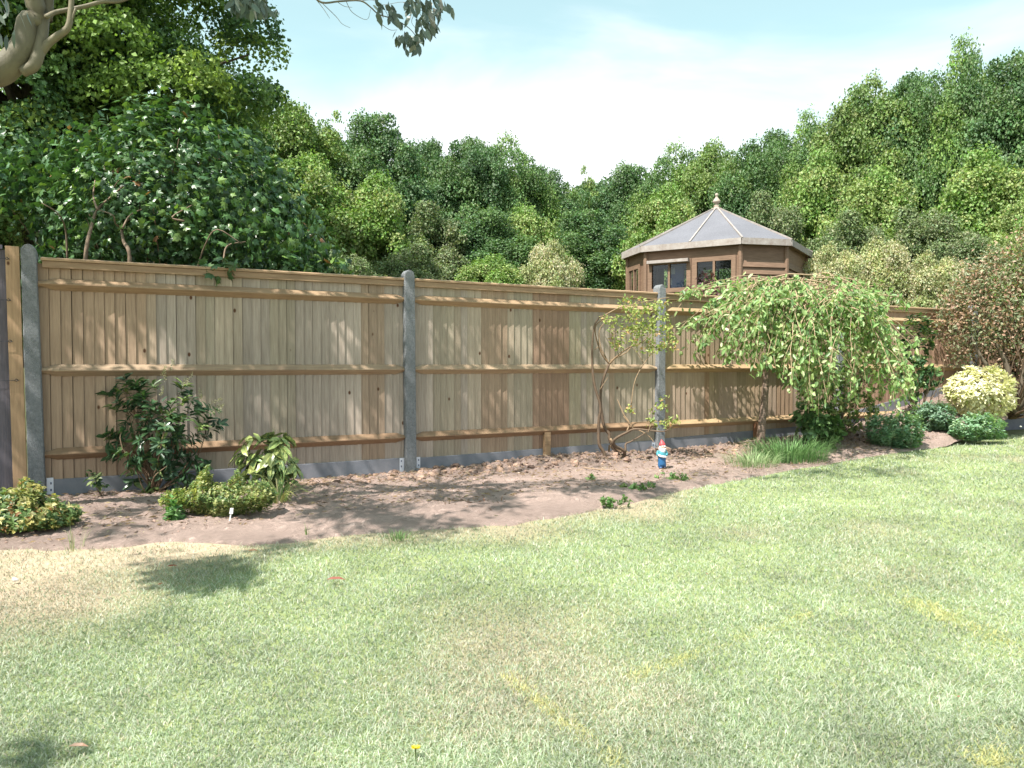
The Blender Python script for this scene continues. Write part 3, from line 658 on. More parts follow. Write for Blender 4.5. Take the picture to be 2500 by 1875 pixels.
# the big dark oak on the left, nearer
def big_oak():
    base = np.array([-10.3, 16.5, .95]); t = thing('oak_tree', 'huge dark oak filling the upper left, sky showing through its crown', 'tree', tuple(base))
    nb = 400; d = rdir(nb); rad = .2+.8*rng.random(nb)**.55
    cen = base+[.15, 0, 7.0]+d*rad[:, None]*np.array([4.7, 3.6, 6.6]); mb = MB()
    hole = pix(np.array([250, 90, 330, 480, 20]), np.array([262, 470, 235, 262, 420]), 16.5)
    for k in range(nb):
        c = cen[k]
        r = .45+.65*rng.random(); n = int(1500*r*r)
        dd = rdir(n); dd[:, 2] = np.where(dd[:, 2] < -.35, -dd[:, 2]*.6, dd[:, 2]); dd = nrm(dd)
        lump = 1+.4*(fbm(dd[:, 0]*3+k, dd[:, 1]*3+dd[:, 2]*3, 2, k)-.5)*2
        P = c+dd*(r*lump*(.6+.45*rng.random(n)))[:, None]*[1.05, 1.05, .8]
        # gaps where the sky shows
        u = (P[:, 0])/P[:, 1]; v = (P[:, 2]-1)/P[:, 1]
        g = fbm(u*16, v*20, 3, 301); ok = g < .61+.09*rng.random(n)
        P = P[ok]; dd = dd[ok]; n = len(P)
        base_c = np.array([(.08, .155, .06), (.12, .205, .06), (.19, .29, .07), (.25, .34, .08)][rng.choice(4, p=[.35, .3, .2, .15])])
        s = .082*(.7+.6*rng.random(n)); leaves(mb, P, rdir(n), nrm(dd+.8*rdir(n)+[0, 0, .2]), s, s*.75, base_c*(1+.22*rng.normal(size=(n, 1))).clip(.5, 1.6), 'quad')
    mb.build('crown', M['oak'], t)
    mb = MB(); tp = base+[.4, 0, 11]
    tube(mb, [base-[0, 0, .5], base+[0, 0, 2], base+[.2, 0, 5], base+[.1, .2, 8], tp], [.48, .4, .32, .2, .06], seg=12, sub=4, bump=.04)
    for k in rng.choice(nb, 46, replace=False):
        c = cen[k]; s = base+[.15, 0, float(np.clip((c[2]-1)*.7, 1.6, 8))]; m = (s+c)/2+[0, 0, .2*rng.normal()]
        tube(mb, [s, m, c], [.12, .06, .02], seg=6, sub=4)
    mb.build('trunk', M['bark'], t, smooth=True)
big_oak()
plant_tree(0, -120, 60, 26, 420, 'dark oak behind the big oak at the far left edge'); plant_tree(1, 60, 360, 30, 380, 'lower distant oak seen below the big oak at far left')
plant_tree(3, -20, 520, 15, 200, 'green bush between the big oak and the old grey fence', 'bush', 'bush', 'bushes beyond the fence')
# ---------------------------------------------------------------- shrubs
def inpoly(x, y, poly):
    p = np.array(poly, float); ins_ = np.zeros(len(x), bool); dmin = np.full(len(x), 1e9)
    for (x0, y0), (x1, y1) in zip(p, np.roll(p, -1, 0)):
        c = ((y0 > y) != (y1 > y)) & (x < (x1-x0)*(y-y0)/(y1-y0+1e-9)+x0); ins_ ^= c
        L2 = (x1-x0)**2+(y1-y0)**2; t = np.clip(((x-x0)*(x1-x0)+(y-y0)*(y1-y0))/(L2+1e-9), 0, 1)
        dmin = np.minimum(dmin, np.hypot(x-x0-t*(x1-x0), y-y0-t*(y1-y0)))
    return ins_, dmin
def fill(poly, Y, dY, n, clump=0, shell=.6):
    """points inside a rounded volume whose silhouette is poly; depth bulges in the middle"""
    p = np.array(poly, float); lo, hi = p.min(0), p.max(0); out = []
    m = n if not clump else max(4, n//clump)
    while sum(map(len, out)) < m:
        x = rng.uniform(lo[0], hi[0], m*3); y = rng.uniform(lo[1], hi[1], m*3); k, d = inpoly(x, y, poly)
        x, y, d = x[k], y[k], d[k]; dm = .5*min(hi-lo); b = np.sqrt(np.clip(d/dm, .02, 1)); r = rng.random(len(x))
        s = np.where(r < shell, -(.75+.25*rng.random(len(x))), rng.uniform(-1, 1, len(x)))
        out.append(pix(x, y, Y+dY*b*s))
    return np.concatenate(out)[:m]
def stems(mb, base, tips, r, c=(1, 1, 1), bend=.12, seg=5):
    for q in tips:
        m = base*.55+q*.45+rng.normal(size=3)*bend*np.linalg.norm(q-base)+[0, 0, .05*np.linalg.norm(q-base)]
        tube(mb, [base+rng.normal(size=3)*[.02, .02, 0], m, q], [r, r*.6, r*.25], c, seg=seg, sub=4)
def shrub(name, label, cat, basepx, poly, Y, dY, nclump, per, L, W, cols, wts=None, tpl='leaf', mat='leaf', spread=.06, up=.3, droop=0, nst=14, rs=.008, stc=(.8, .7, .6), group=None, shell=.6, whorl=True, zb=None, yb=None):
    yb = Y if yb is None else yb
    b = pix(basepx[0], basepx[1], yb); b[2] = (float(bedz(b[:1], b[1:2])[0]) if zb is None else zb)-.01
    t = thing(name, label, cat, tuple(b), group)
    cen = fill(poly, Y, dY, nclump, shell=shell); cen[:, 2] = np.maximum(cen[:, 2], b[2]+.02)
    mid = cen.mean(0); n = nclump*per; P = np.repeat(cen, per, 0)
    ax = nrm(nrm(cen-mid)*.7+[0, 0, up]+.3*rdir(nclump)); A = np.repeat(ax, per, 0)
    if whorl:
        d = rdir(n); d = nrm(d-(d*A).sum(1, keepdims=True)*A); D = nrm(d+A*(.25+.5*rng.random((n, 1)))+[0, 0, -droop]); P = P-A*(spread*rng.random((n, 1))); Nn = nrm(A+.3*rdir(n))
    else:
        P = P+rng.normal(size=(n, 3))*spread; D = nrm(rdir(n)+A*.3+[0, 0, -droop]); Nn = nrm(rdir(n)*.7+nrm(P-mid)+[0, 0, .5])
    cb = np.repeat(pal(nclump, cols, wts, .1), per, 0)*(1+.15*rng.normal(size=(n, 1))).clip(.6, 1.5)
    P[:, 2] = np.maximum(P[:, 2], b[2]+.01)
    mb = MB(); leaves(mb, P, D, Nn, L*(.65+.6*rng.random(n)), W*(.65+.6*rng.random(n)), cb, tpl); mb.build('foliage', M[mat], t)
    mb = MB(); stems(mb, b, cen[rng.choice(nclump, min(nst, nclump), replace=False)], rs, stc); mb.build('stems', M['twig'], t, smooth=True)
    return t, cen, b
DG = [(.045, .095, .045), (.06, .12, .05), (.04, .085, .045), (.09, .15, .06)]
# large lobed-leaved shrub behind the fence
vp = [(-60, 380), (20, 350), (60, 400), (90, 440), (130, 370), (200, 315), (250, 330), (290, 285), (330, 262), (385, 240), (410, 285), (450, 262), (500, 310), (540, 300), (600, 335), (620, 320), (660, 390), (700, 450), (735, 500), (780, 570), (830, 640), (830, 720), (60, 720), (130, 600), (90, 520), (20, 500), (-60, 520)]
t, cen, b = shrub('lobed_leaf_shrub', 'large dark green shrub with maple shaped leaves overhanging the first fence bay', 'shrub', (380, 900), vp, 7.9, 1.0, 3300, 3, .074, .074, [(.055, .12, .042), (.075, .155, .048), (.038, .09, .036), (.14, .23, .06), (.28, .14, .07)], [4, 3, 3, 1.6, .08], 'lobe', 'glossy', .10, .5, .30, 24, .012, (.6, .5, .42), zb=.6, shell=.45, whorl=False)
mb = MB()
for pth, r in (([(205, 680), (212, 600), (222, 560), (238, 512), (275, 478), (300, 455)], .02), ([(238, 512), (228, 480), (232, 440)], .011), ([(272, 480), (280, 455), (290, 440)], .009),
               ([(318, 680), (315, 615), (302, 590), (298, 560), (310, 540), (322, 535)], .02), ([(298, 560), (282, 545), (275, 525), (240, 512)], .010), ([(300, 556), (318, 525), (360, 505)], .009),
               ([(165, 640), (160, 560), (140, 520), (100, 495)], .010), ([(480, 660), (500, 600), (530, 560), (590, 595)], .008), ([(450, 540), (420, 530), (470, 500)], .010), ([(545, 640), (555, 600), (600, 590)], .009)):
    mb = MB(); p = np.array(pth, float); Yd = 7.0+.15*np.sin(np.arange(len(p))+pth[0][0]); q = pix(p[:, 0], p[:, 1], Yd); tube(mb, q, np.linspace(r, r*.4, len(p)), (.8, .7, .65), seg=7, sub=4); mb.build('branch', M['twig'], t, smooth=True)
q = pix([505, 528, 487, 560], [655, 665, 660, 640], 6.35); mb = MB(); n = 40
leaves(mb, np.repeat(q, 10, 0)+rng.normal(size=(n, 3))*[.06, .03, .03], rdir(n)-[0, 0, .6], rdir(n)+[0, -.6, .8], .09, .09, pal(n, [(.05, .11, .04), (.08, .14, .05)]), 'lobe'); mb.build('overhanging_sprig', M['glossy'], t)
# laurel in front of the first bay
lp = [(250, 965), (290, 925), (318, 890), (350, 930), (400, 915), (450, 925), (478, 965), (500, 985), (540, 985), (545, 1030), (520, 1060), (480, 1075), (470, 1110), (520, 1130), (500, 1175), (440, 1200), (390, 1190), (345, 1215), (300, 1190), (262, 1130), (248, 1070), (262, 1040), (300, 1020), (270, 1000)]
t, cen, b = shrub('laurel_shrub', 'upright dark glossy laurel with flower spikes in front of the first fence bay', 'shrub', (375, 1205), lp, 5.9, .28, 125, 9, .085, .034, DG+[(.16, .22, .07)], [4, 4, 3, 2, 1.4], 'leaf', 'glossy', .07, .6, .12, 40, .008, (.75, .62, .52))
for px, py in ((405, 930), (415, 905), (395, 915), (445, 945), (455, 938), (490, 975), (515, 985), (520, 1010), (392, 965), (535, 1005)):
    mb = MB(); s = pix(px, py, 5.75); d = nrm(np.array([.4, 0, 1])+.4*rng.normal(size=3)); n = 46; u = rng.random((n, 1))
    leaves(mb, s+d*u*.09+rdir(n)*.009, rdir(n), rdir(n), .010, .009, pal(n, [(.38, .36, .25), (.28, .27, .19)]), 'dia'); mb.build('flower_spike', M['leaf'], t)
mb = MB(); tube(mb, pix([378, 374, 380, 390], [1215, 1160, 1100, 1040], [5.98, 5.96, 5.93, 5.9]), [.016, .013, .01, .007], (1, .9, .85), seg=8, sub=4); mb.build('trunk', M['twig'], t, smooth=True)
mb = MB(); d0 = pix([350, 372, 385], [920, 1000, 1090], 5.85)
# aucuba
ap = [(585, 1070), (620, 1038), (665, 1042), (705, 1055), (725, 1100), (735, 1125), (715, 1170), (680, 1205), (620, 1215), (585, 1190), (560, 1150), (575, 1110)]
spm, st, sb, so_ = newmat('spotted_leaves')
a = nd(st, 'ShaderNodeAttribute', attribute_name='Col'); tcn = nd(st, 'ShaderNodeTexCoord'); v1 = nd(st, 'ShaderNodeTexNoise'); v1.inputs['Scale'].default_value = 70; v1.inputs['Detail'].default_value = 3
st.links.new(tcn.outputs['Object'], v1.inputs['Vector']); rr = nd(st, 'ShaderNodeMapRange'); rr.inputs['From Min'].default_value = .52; rr.inputs['From Max'].default_value = .58
st.links.new(v1.outputs['Fac'], rr.inputs[0]); mxx = nd(st, 'ShaderNodeMix', data_type='RGBA'); mxx.inputs['B'].default_value = (.34, .37, .13, 1)
st.links.new(rr.outputs[0], mxx.inputs['Factor']); st.links.new(a.outputs['Color'], mxx.inputs['A']); st.links.new(mxx.outputs['Result'], sb.inputs['Base Color']); sb.inputs['Roughness'].default_value = .32
M['spot'] = spm
shrub('spotted_laurel', 'spotted yellow green aucuba with large leaves right of the dark laurel', 'shrub', (650, 1215), ap, 5.72, .15, 60, 5, .125, .058, [(.17, .23, .07), (.24, .28, .09), (.12, .19, .07)], None, 'leaf', 'spot', .05, .3, 1.1, 22, .007, (.35, .55, .3))
# low golden shrub
gp = [(385, 1225), (400, 1200), (455, 1190), (480, 1165), (505, 1130), (520, 1180), (560, 1175), (580, 1145), (600, 1180), (650, 1175), (680, 1200), (660, 1235), (600, 1245), (570, 1265), (530, 1290), (500, 1260), (450, 1240)]
shrub('golden_hebe', 'low golden green small leaved shrub between the laurel and the aucuba', 'shrub', (530, 1272), gp, 4.9, .26, 1300, 9, .021, .014, [(.32, .34, .14), (.42, .42, .20), (.20, .27, .10), (.11, .18, .07)], [3, 2, 3.5, 2.5], 'dia', 'leaf', .045, 1.1, 0, 60, .004, (.6, .5, .4), shell=.4)
shrub('leafy_weed', 'small bright green leafy weed growing in front of the laurel', 'weed', (425, 1290), [(405, 1255), (420, 1212), (435, 1225), (450, 1255), (440, 1288), (410, 1285)], 4.72, .07, 34, 8, .045, .018, [(.10, .22, .07), (.14, .27, .09), (.07, .16, .06)], None, 'leaf', 'leaf', .03, .8, .1, 8, .003, (.4, .6, .3))
shrub('laurel_sprig', 'thin low sprig rooted left of the laurel by the gravel board', 'sprig', (245, 1225), [(200, 1165), (215, 1145), (240, 1150), (262, 1180), (250, 1200), (225, 1185)], 5.7, .08, 9, 7, .05, .022, DG+[(.22, .27, .12)], None, 'leaf', 'leaf', .03, .5, .1, 7, .003, (.6, .5, .45))
sp_ = [(-150, 1225), (-60, 1190), (30, 1195), (60, 1165), (100, 1180), (110, 1215), (130, 1200), (150, 1225), (195, 1235), (205, 1250), (180, 1275), (180, 1305), (120, 1315), (70, 1345), (0, 1350), (-140, 1350)]
shrub('spirea_shrub', 'bushy golden and green spirea with orange tinted tips in bottom left bed', 'shrub', (60, 1335), sp_, 4.6, .38, 1300, 8, .034, .019, [(.40, .36, .13), (.28, .29, .11), (.13, .20, .07), (.09, .15, .06), (.34, .17, .08), (.46, .42, .20)], [3, 3, 4, 3, .5, 1.5], 'leaf', 'leaf', .06, .9, 0, 60, .004, (.55, .42, .32), shell=.45)
# strap-leaved clump
def tuft(name, label, cat, pxs, hs, cols, n, rad, wd, arch=.8, z=None):
    b = gpt(*pxs, .03); 
    if edgeY(b[0]) < b[1]: b[2] = float(bedz(b[:1], b[1:2])[0])
    mb = MB(); a = rng.random(n)*6.283; q = b+np.stack([np.cos(a), np.sin(a), 0*a], 1)*(rad[0]*np.sqrt(rng.random(n)))[:, None]*np.array([1, rad[1]/rad[0], 0])
    for i in range(n):
        h = hs*(.5+.7*rng.random()); d = np.array([math.cos(a[i]), math.sin(a[i]), 0]); l = arch*(.2+rng.random()); s = np.array([-d[1], d[0], 0])*wd*(.7+.6*rng.random())
        c = pal(1, cols)[0]; P = [q[i]+d*l*h*u*u+np.array([0, 0, h*(u-.45*l*u*u*u)]) for u in (0, .35, .7, 1)]
        v = []
        for k_, p_ in enumerate(P[:3]): v += [p_-s*(1-.25*k_)/2, p_+s*(1-.25*k_)/2]
        v.append(P[3]); mb.add(v, [(0, 1, 3), (0, 3, 2), (2, 3, 5), (2, 5, 4), (4, 5, 6)], c)
    return tag(mb.build(name, M['blade'], origin=b), label, cat)
tuft('strap_leaf_plant', 'strap leaved clump with yellowing blades flopping right of the aucuba', 'plant', (680, 1235), .26, [(.22, .30, .10), (.38, .38, .14), (.50, .45, .28)], 60, (.08, .08), .012, 1.5)
tuft('grass_tuft', 'long uncut green grass tuft round the foot of the weeping cherry', 'grass tuft', (1920, 1125), .26, [(.11, .22, .07), (.16, .29, .10), (.22, .35, .15), (.08, .17, .06)], 1100, (.42, .30), .006, .9)
tuft('pale_grass_tuft', 'pale sunlit grass tuft spilling left of the cherry trunk', 'grass tuft', (1835, 1140), .17, [(.28, .38, .19), (.36, .43, .24), (.20, .31, .13)], 380, (.26, .26), .005, 1.2)
tuft('seedling_grass', 'thin seeding grass stalks in front of the spirea', 'grass tuft', (180, 1330), .17, [(.22, .30, .12), (.35, .36, .18)], 16, (.06, .05), .004, .5)
tuft('grass_sprout', 'single short grass sprout on the soil edge right of the plant label', 'grass tuft', (748, 1300), .07, [(.22, .30, .12)], 9, (.015, .015), .004, .5)
tuft('dark_grass_tuft', 'dark green grass tuft at the lawn edge below the first post bay', 'grass tuft', (975, 1318), .07, [(.10, .18, .06), (.16, .26, .09)], 90, (.10, .05), .004, 1.2)
for i, (x, y, lb) in enumerate(((1560, 1192, 'small green weeds on the soil left of the gnome'), (1500, 1225, 'low weed patch at the lawn edge below the bare shrub'), (1640, 1168, 'trailing green weeds right in front of the gnome'), (1440, 1172, 'tiny bright green weed on the soil below the bare shrub'))):
    g = gpt(x, y, .04); b = [(x-45*(i < 3)-12, y+8), (x-30*(i < 3)-5, y-12), (x+20, y-16), (x+45*(i < 3)+10, y-2), (x+30*(i < 3)+5, y+10)]
    shrub('weed_patch', lb, 'weed', (x, y+8), b, g[1], .10, 26 if i < 3 else 8, 6, .032, .018, [(.12, .22, .07), (.18, .28, .10), (.08, .16, .05)], None, 'leaf', 'leaf', .03, .6, 0, 8, .002)
# ---------------------------------------------------------------- bare arching shrub (traced stems, given real depth)
bs = thing('arching_shrub', 'bare stemmed arching shrub with yellow green leaves left of the third post', 'shrub', tuple(gpt(1490, 1122, .05)))
def zz(pts, Y0, dY=.0): 
    p = np.array(pts, float)/3.687+[1300, 680]; k = np.linspace(0, 1, len(p)); return pix(p[:, 0], p[:, 1], Y0+dY*k)
YB = 7.75
ST = [([(665, 1640), (640, 1560), (600, 1480), (598, 1280), (612, 1150), (560, 960), (538, 760), (542, 560), (560, 420), (600, 350)], YB, -.1, .020, .007),
      ([(600, 350), (650, 330), (780, 262), (900, 235), (1000, 212), (1160, 180), (1230, 172)], YB-.1, -.3, .007, .003),
      ([(780, 1600), (700, 1460), (690, 1400), (645, 1330), (615, 1150), (617, 1000), (650, 870), (690, 770)], YB+.05, .0, .019, .013),
      ([(690, 770), (625, 680), (575, 540), (568, 430), (640, 360), (700, 300)], YB+.05, -.2, .009, .004),
      ([(690, 770), (650, 690), (615, 620), (600, 480), (650, 400), (760, 340), (900, 330)], YB+.05, .15, .008, .003),
      ([(690, 770), (760, 700), (870, 620), (980, 575), (1060, 500)], YB+.05, -.25, .010, .004),
      ([(700, 740), (820, 680), (860, 650), (930, 560), (980, 470)], YB+.05, .2, .007, .003),
      ([(800, 1660), (830, 1560), (745, 1510), (738, 1450), (850, 1385), (930, 1355), (1100, 1372), (1200, 1372), (1270, 1318)], YB, -.4, .020, .003),
      ([(760, 1640), (800, 1600), (835, 1560), (840, 1490), (885, 1468), (1000, 1400), (1090, 1335)], YB, .1, .018, .003),
      ([(850, 1375), (870, 1300), (820, 1220), (790, 1150), (765, 1090)], YB-.1, .1, .008, .004),
      ([(820, 1240), (900, 1340), (920, 1360)], YB-.1, 0, .005, .004),
      ([(930, 1355), (1000, 1385), (1060, 1430), (1092, 1472)], YB-.2, -.1, .006, .003),
      ([(890, 1130), (905, 1000), (930, 900), (975, 810), (1030, 730), (1090, 660), (1200, 600), (1280, 560)], YB-.25, .1, .005, .003),
      ([(1000, 760), (950, 680), (900, 620)], YB-.2, 0, .004, .002),
      ([(605, 1000), (680, 890)], YB, 0, .004, .002), ([(700, 1440), (760, 1530), (800, 1560)], YB, 0, .012, .014), ([(1040, 1390), (1060, 1330), (1100, 1290)], YB-.3, 0, .004, .002),
      ([(690, 1560), (695, 1500), (720, 1540)], YB+.1, 0, .012, .006), ([(560, 640), (600, 600), (570, 540)], YB, 0, .004, .003)]
mb = MB()
for p, y0, dy, r0, r1 in ST:
    q = zz(p, y0, dy); tube(mb, q, np.linspace(r0, r1, len(p)), (.50, .42, .38) if r0 > .012 else (1.0, .85, .7), seg=7, sub=5)
LC = [((620, 330), (1230, 480), 60), ((780, 200), (1200, 330), 40), ((880, 420), (1100, 640), 26), ((690, 480), (850, 620), 12), ((1100, 480), (1290, 640), 16), ((1080, 1070), (1170, 1170), 8), ((1050, 1200), (1110, 1320), 5), ((1130, 1270), (1300, 1330), 12), ((840, 1150), (910, 1190), 4), ((1040, 560), (1130, 700), 8)]
tw = []
for (x0, y0), (x1, y1), n in LC:
    for i in range(n):
        a = np.array([rng.uniform(x0, x1), rng.uniform(y0, y1)]); d = np.array([rng.uniform(-30, 70), rng.uniform(-35, 30)])
        q = zz([a, a+d*.5+[0, -5], a+d], YB-.2+.35*rng.normal()*.6, .05*rng.normal()); tube(mb, q, [.003, .002, .0015], (1, .8, .65), seg=4, sub=2); tw.append(q)
mb.build('stems', M['twig'], bs, smooth=True)
P = np.concatenate([q[0]+(q[-1]-q[0])*np.linspace(.1, 1.1, 7)[:, None] for q in tw]); P = P+rng.normal(size=P.shape)*.012; n = len(P)
mb = MB(); leaves(mb, P, rdir(n)+[0, 0, .1], rdir(n)*.8+[0, -.3, .8], .036*(.7+.6*rng.random(n)), .021, pal(n, [(.26, .32, .09), (.34, .38, .12), (.17, .25, .07), (.42, .26, .12)], [3, 3, 2, .8]), 'leaf'); mb.build('foliage', M['leaf'], bs)
# ---------------------------------------------------------------- weeping cherry
wb = pix(1856, 1095, 8.45); wb[2] = .05
wt = thing('weeping_cherry', 'small weeping cherry with drooping leafy branches in front of the third bay', 'tree', tuple(wb))
hd = pix(1925, 690, 8.5)
mb = MB(); tube(mb, [wb-[0, 0, .1], *pix([1858, 1866, 1872, 1884, 1905, 1925], [1060, 980, 900, 800, 730, 690], [8.45, 8.46, 8.47, 8.48, 8.5, 8.5])], [.055, .046, .038, .036, .034, .032, .02], seg=10, sub=4, bump=.05); mb.build('trunk', M['cherrybark'], wt, smooth=True)
mb = MB(); ml = MB(); PP = []; DD = []
nstr = 200
for k in range(nstr):
    az = rng.random()*6.283; 
    tx = rng.uniform(1650, 2000) if k % 5 < 2 else rng.uniform(1830, 2240); 
    yb_ = np.interp(tx, [1650, 1700, 1800, 1900, 1960, 2100, 2200, 2290], [840, 880, 905, 930, 1000, 1010, 1010, 930])*(1-.0*rng.random())
    ty = rng.uniform(min(700, yb_-20), yb_) if rng.random() < .55 else yb_-rng.random()*60
    Yd = 8.5+rng.uniform(-1.0, .45)*math.sqrt(max(.1, 1-((tx-1970)/330)**2)); tip = pix(tx, ty, Yd)
    tt, nn_ = tn(tip[0], tip[1]); 
    if nn_ < .10: tip = tip+N_*(.10-nn_)
    sx_ = rng.uniform(1880, 2090); s = pix(sx_, 668+abs(sx_-1990)*.35+rng.uniform(0, 60), 8.5+.22*rng.normal()) if k % 5 else hd
    out = (tip-s)*[1, 1, 0]; apx = s+out*(.2+.45*rng.random())+[rng.normal()*.12, rng.normal()*.08, (-.08+.26*rng.random())*(.5+.4*np.linalg.norm(out))]; 
    m2 = s+out*.82+[0, 0, (tip[2]-s[2])*.35]
    p = np.array([s, apx, m2, tip]); r = .004+.005*rng.random()**2
    # curve
    tq = np.linspace(0, 1, 14); B0 = ((1-tq)**3)[:, None]*p[0]+(3*tq*(1-tq)**2)[:, None]*p[1]+(3*tq**2*(1-tq))[:, None]*p[2]+(tq**3)[:, None]*p[3]
    wig = rng.normal(size=(14, 3))*.022; wig[0] = 0; B0 = B0+np.cumsum(wig, 0)*.5
    tube(mb, B0, np.linspace(r, .0022, 14), (1.5, 1.35, 1.15), seg=5)
    nl = 46; u = rng.uniform(.22, 1, nl); q = np.stack([np.interp(u*13, np.arange(14), B0[:, j]) for j in range(3)], 1); dv = nrm(B0[-1]-B0[-4])
    keep_ = rng.random(nl) < (.5+.5*u); q = q[keep_]; PP.append(q+rng.normal(size=q.shape)*.022); DD.append(nrm(rdir(len(q))*.9+[0, 0, -.7]+dv*.3))
    for j in range(2):
        u0 = rng.integers(3, 11); s2 = B0[u0]; e2 = s2+np.array([rng.normal()*.14, rng.normal()*.1, -.12-.25*rng.random()]); 
        tube(mb, [s2, (s2+e2)/2+[rng.normal()*.03, 0, .05], e2], [.0035, .003, .0015], (1.6, 1.4, 1.2), seg=4, sub=2)
        q = s2+(e2-s2)*np.linspace(.3, 1, 6)[:, None]+rng.normal(size=(6, 3))*.02; PP.append(q); DD.append(nrm(rdir(6)*.9+[0, 0, -.7]))
mb.build('branches', M['twig'], wt, smooth=True)
P = np.concatenate(PP); Dv = np.concatenate(DD); n = len(P)
leaves(ml, P, Dv, rdir(n)*.8+[-.2, -.5, .7], 0.078*(.4+.8*rng.random(n)), .035*(.7+.5*rng.random(n)), pal(n, [(.27, .38, .15), (.19, .31, .11), (.36, .45, .21), (.12, .21, .08), (.50, .54, .32)], [4, 4, 3, 2, 1], .15), 'leaf')
ml.build('foliage', M['leaf'], wt)
# ---------------------------------------------------------------- planting at the right end
def atp(px, py, n):   # depth of the vertical plane n metres in front of the fence on this pixel column
    u = (px-1250)/F; # P1 + t D + n N ; x = u*y
    A = np.array([[D_[0], -u], [D_[1], -1]]); r_ = -(P1[:2]+N_[:2]*n); s = np.linalg.solve(A, r_); return s[1]
Ya = atp(2040, 950, .45)
shrub('variegated_shrub', 'dense small leaved variegated shrub under the right side of the weeping cherry', 'shrub', (2040, 1080), [(1940, 880), (1975, 810), (2060, 780), (2135, 830), (2160, 950), (2135, 1040), (2060, 1075), (1990, 1085), (1945, 1010)], Ya, .32, 1100, 9, .036, .022, [(.33, .38, .17), (.20, .29, .12), (.45, .47, .26), (.12, .19, .08)], [3, 4, 2, 3], 'leaf', 'leaf', .03, .6, 0, 30, .006, (.5, .4, .3), shell=.6)
shrub('leafy_undershrub', 'dark broad leaved low shrub right of the weeping cherry trunk', 'shrub', (1995, 1095), [(1930, 1010), (1960, 975), (2020, 985), (2060, 1040), (2050, 1090), (1980, 1095), (1945, 1060)], 8.6, .2, 130, 7, .075, .05, [(.08, .16, .06), (.12, .21, .08), (.16, .25, .10)], None, 'leaf', 'glossy', .05, .5, .2, 12, .005, (.4, .3, .25))
Yr = atp(2240, 900, .5)
shrub('rose_bush', 'tall dark green rose bush between the weeping cherry and the cream shrub', 'shrub', (2245, 1010), [(2195, 800), (2215, 765), (2262, 765), (2285, 810), (2275, 860), (2300, 905), (2305, 930), (2260, 960), (2225, 985), (2190, 930), (2180, 860)], Yr, .2, 230, 7, .06, .042, [(.06, .13, .05), (.10, .18, .07), (.04, .09, .04), (.20, .27, .10)], None, 'leaf', 'glossy', .05, .5, .2, 22, .006, (.5, .42, .35))
hc = [(.19, .33, .20), (.24, .38, .24), (.14, .25, .15), (.32, .43, .28)]
hg = 'blue green herb clumps at the right end of the bed'
shrub('herb_clump', 'blue green leafy herb clump right below the weeping cherry tips', 'plant', (2200, 1098), [(2110, 1030), (2135, 1008), (2200, 1000), (2250, 1010), (2262, 1050), (2250, 1085), (2215, 1100), (2150, 1092), (2115, 1070)], 9.0, .28, 460, 8, .042, .028, hc, None, 'leaf', 'leaf', .10, 1.2, 0, 30, .003, (.35, .5, .3), hg, shell=.3)
shrub('herb_clump', 'blue green leafy herb clump directly left of the cream shrub', 'plant', (2290, 1060), [(2225, 1000), (2250, 980), (2310, 978), (2340, 1000), (2340, 1035), (2310, 1060), (2262, 1058)], 9.8, .25, 360, 8, .042, .026, [(.16, .26, .18), (.21, .31, .22), (.12, .20, .13)], None, 'leaf', 'leaf', .10, 1.2, 0, 30, .003, (.35, .5, .3), hg, shell=.3)
shrub('herb_clump', 'fresher green herb clump in front of the cream shrub', 'plant', (2400, 1078), [(2308, 1045), (2325, 1020), (2380, 1005), (2430, 1008), (2458, 1030), (2460, 1060), (2420, 1075), (2370, 1080), (2320, 1070)], 9.7, .28, 420, 8, .044, .026, hc, None, 'leaf', 'leaf', .10, 1.2, 0, 30, .003, (.35, .5, .3), hg, shell=.3)
shrub('cream_shrub', 'rounded shrub of bright cream yellow leaves below the rust coloured conifer', 'shrub', (2395, 1025), [(2300, 950), (2318, 922), (2345, 905), (2362, 890), (2400, 898), (2425, 888), (2455, 912), (2482, 930), (2474, 960), (2484, 985), (2450, 1012), (2400, 1008), (2350, 1018), (2312, 985)], 10.3, .45, 520, 8, .060, .027, [(.80, .77, .52), (.70, .69, .38), (.86, .84, .66), (.45, .50, .18)], [4, 3, 3, 1], 'leaf', 'cream', .05, .6, 0, 30, .006, (.5, .45, .3), shell=.75)
cp = [(2288, 800), (2300, 750), (2325, 745), (2318, 690), (2350, 680), (2360, 640), (2400, 640), (2420, 600), (2470, 600), (2520, 540), (2620, 480), (2700, 520), (2760, 900), (2560, 960), (2480, 935), (2430, 880), (2390, 860), (2350, 880), (2320, 862), (2310, 830)]
t, cen, b = shrub('rust_conifer', 'rust brown and grey green conifer standing in front of the last post', 'conifer', (2470, 1000), cp, 10.75, .5, 1900, 11, .055, .030, [(.38, .25, .18), (.45, .32, .24), (.20, .24, .13), (.28, .29, .18), (.15, .18, .10), (.33, .20, .14)], None, 'dia', 'oak', .07, .3, 0, 60, .014, (.35, .28, .25), whorl=False, yb=10.6, shell=.55)
mb = MB()
for pth in ([(2480, 1010), (2440, 930), (2400, 880), (2370, 820)], [(2480, 1010), (2460, 900), (2430, 830), (2410, 740)], [(2490, 1010), (2500, 850), (2510, 700)]):
    p = np.array(pth, float); tube(mb, pix(p[:, 0], p[:, 1], 10.55), np.linspace(.045, .015, len(p)), (.6, .5, .45), seg=7, sub=4)
mb.build('trunk', M['bark'], t, smooth=True)
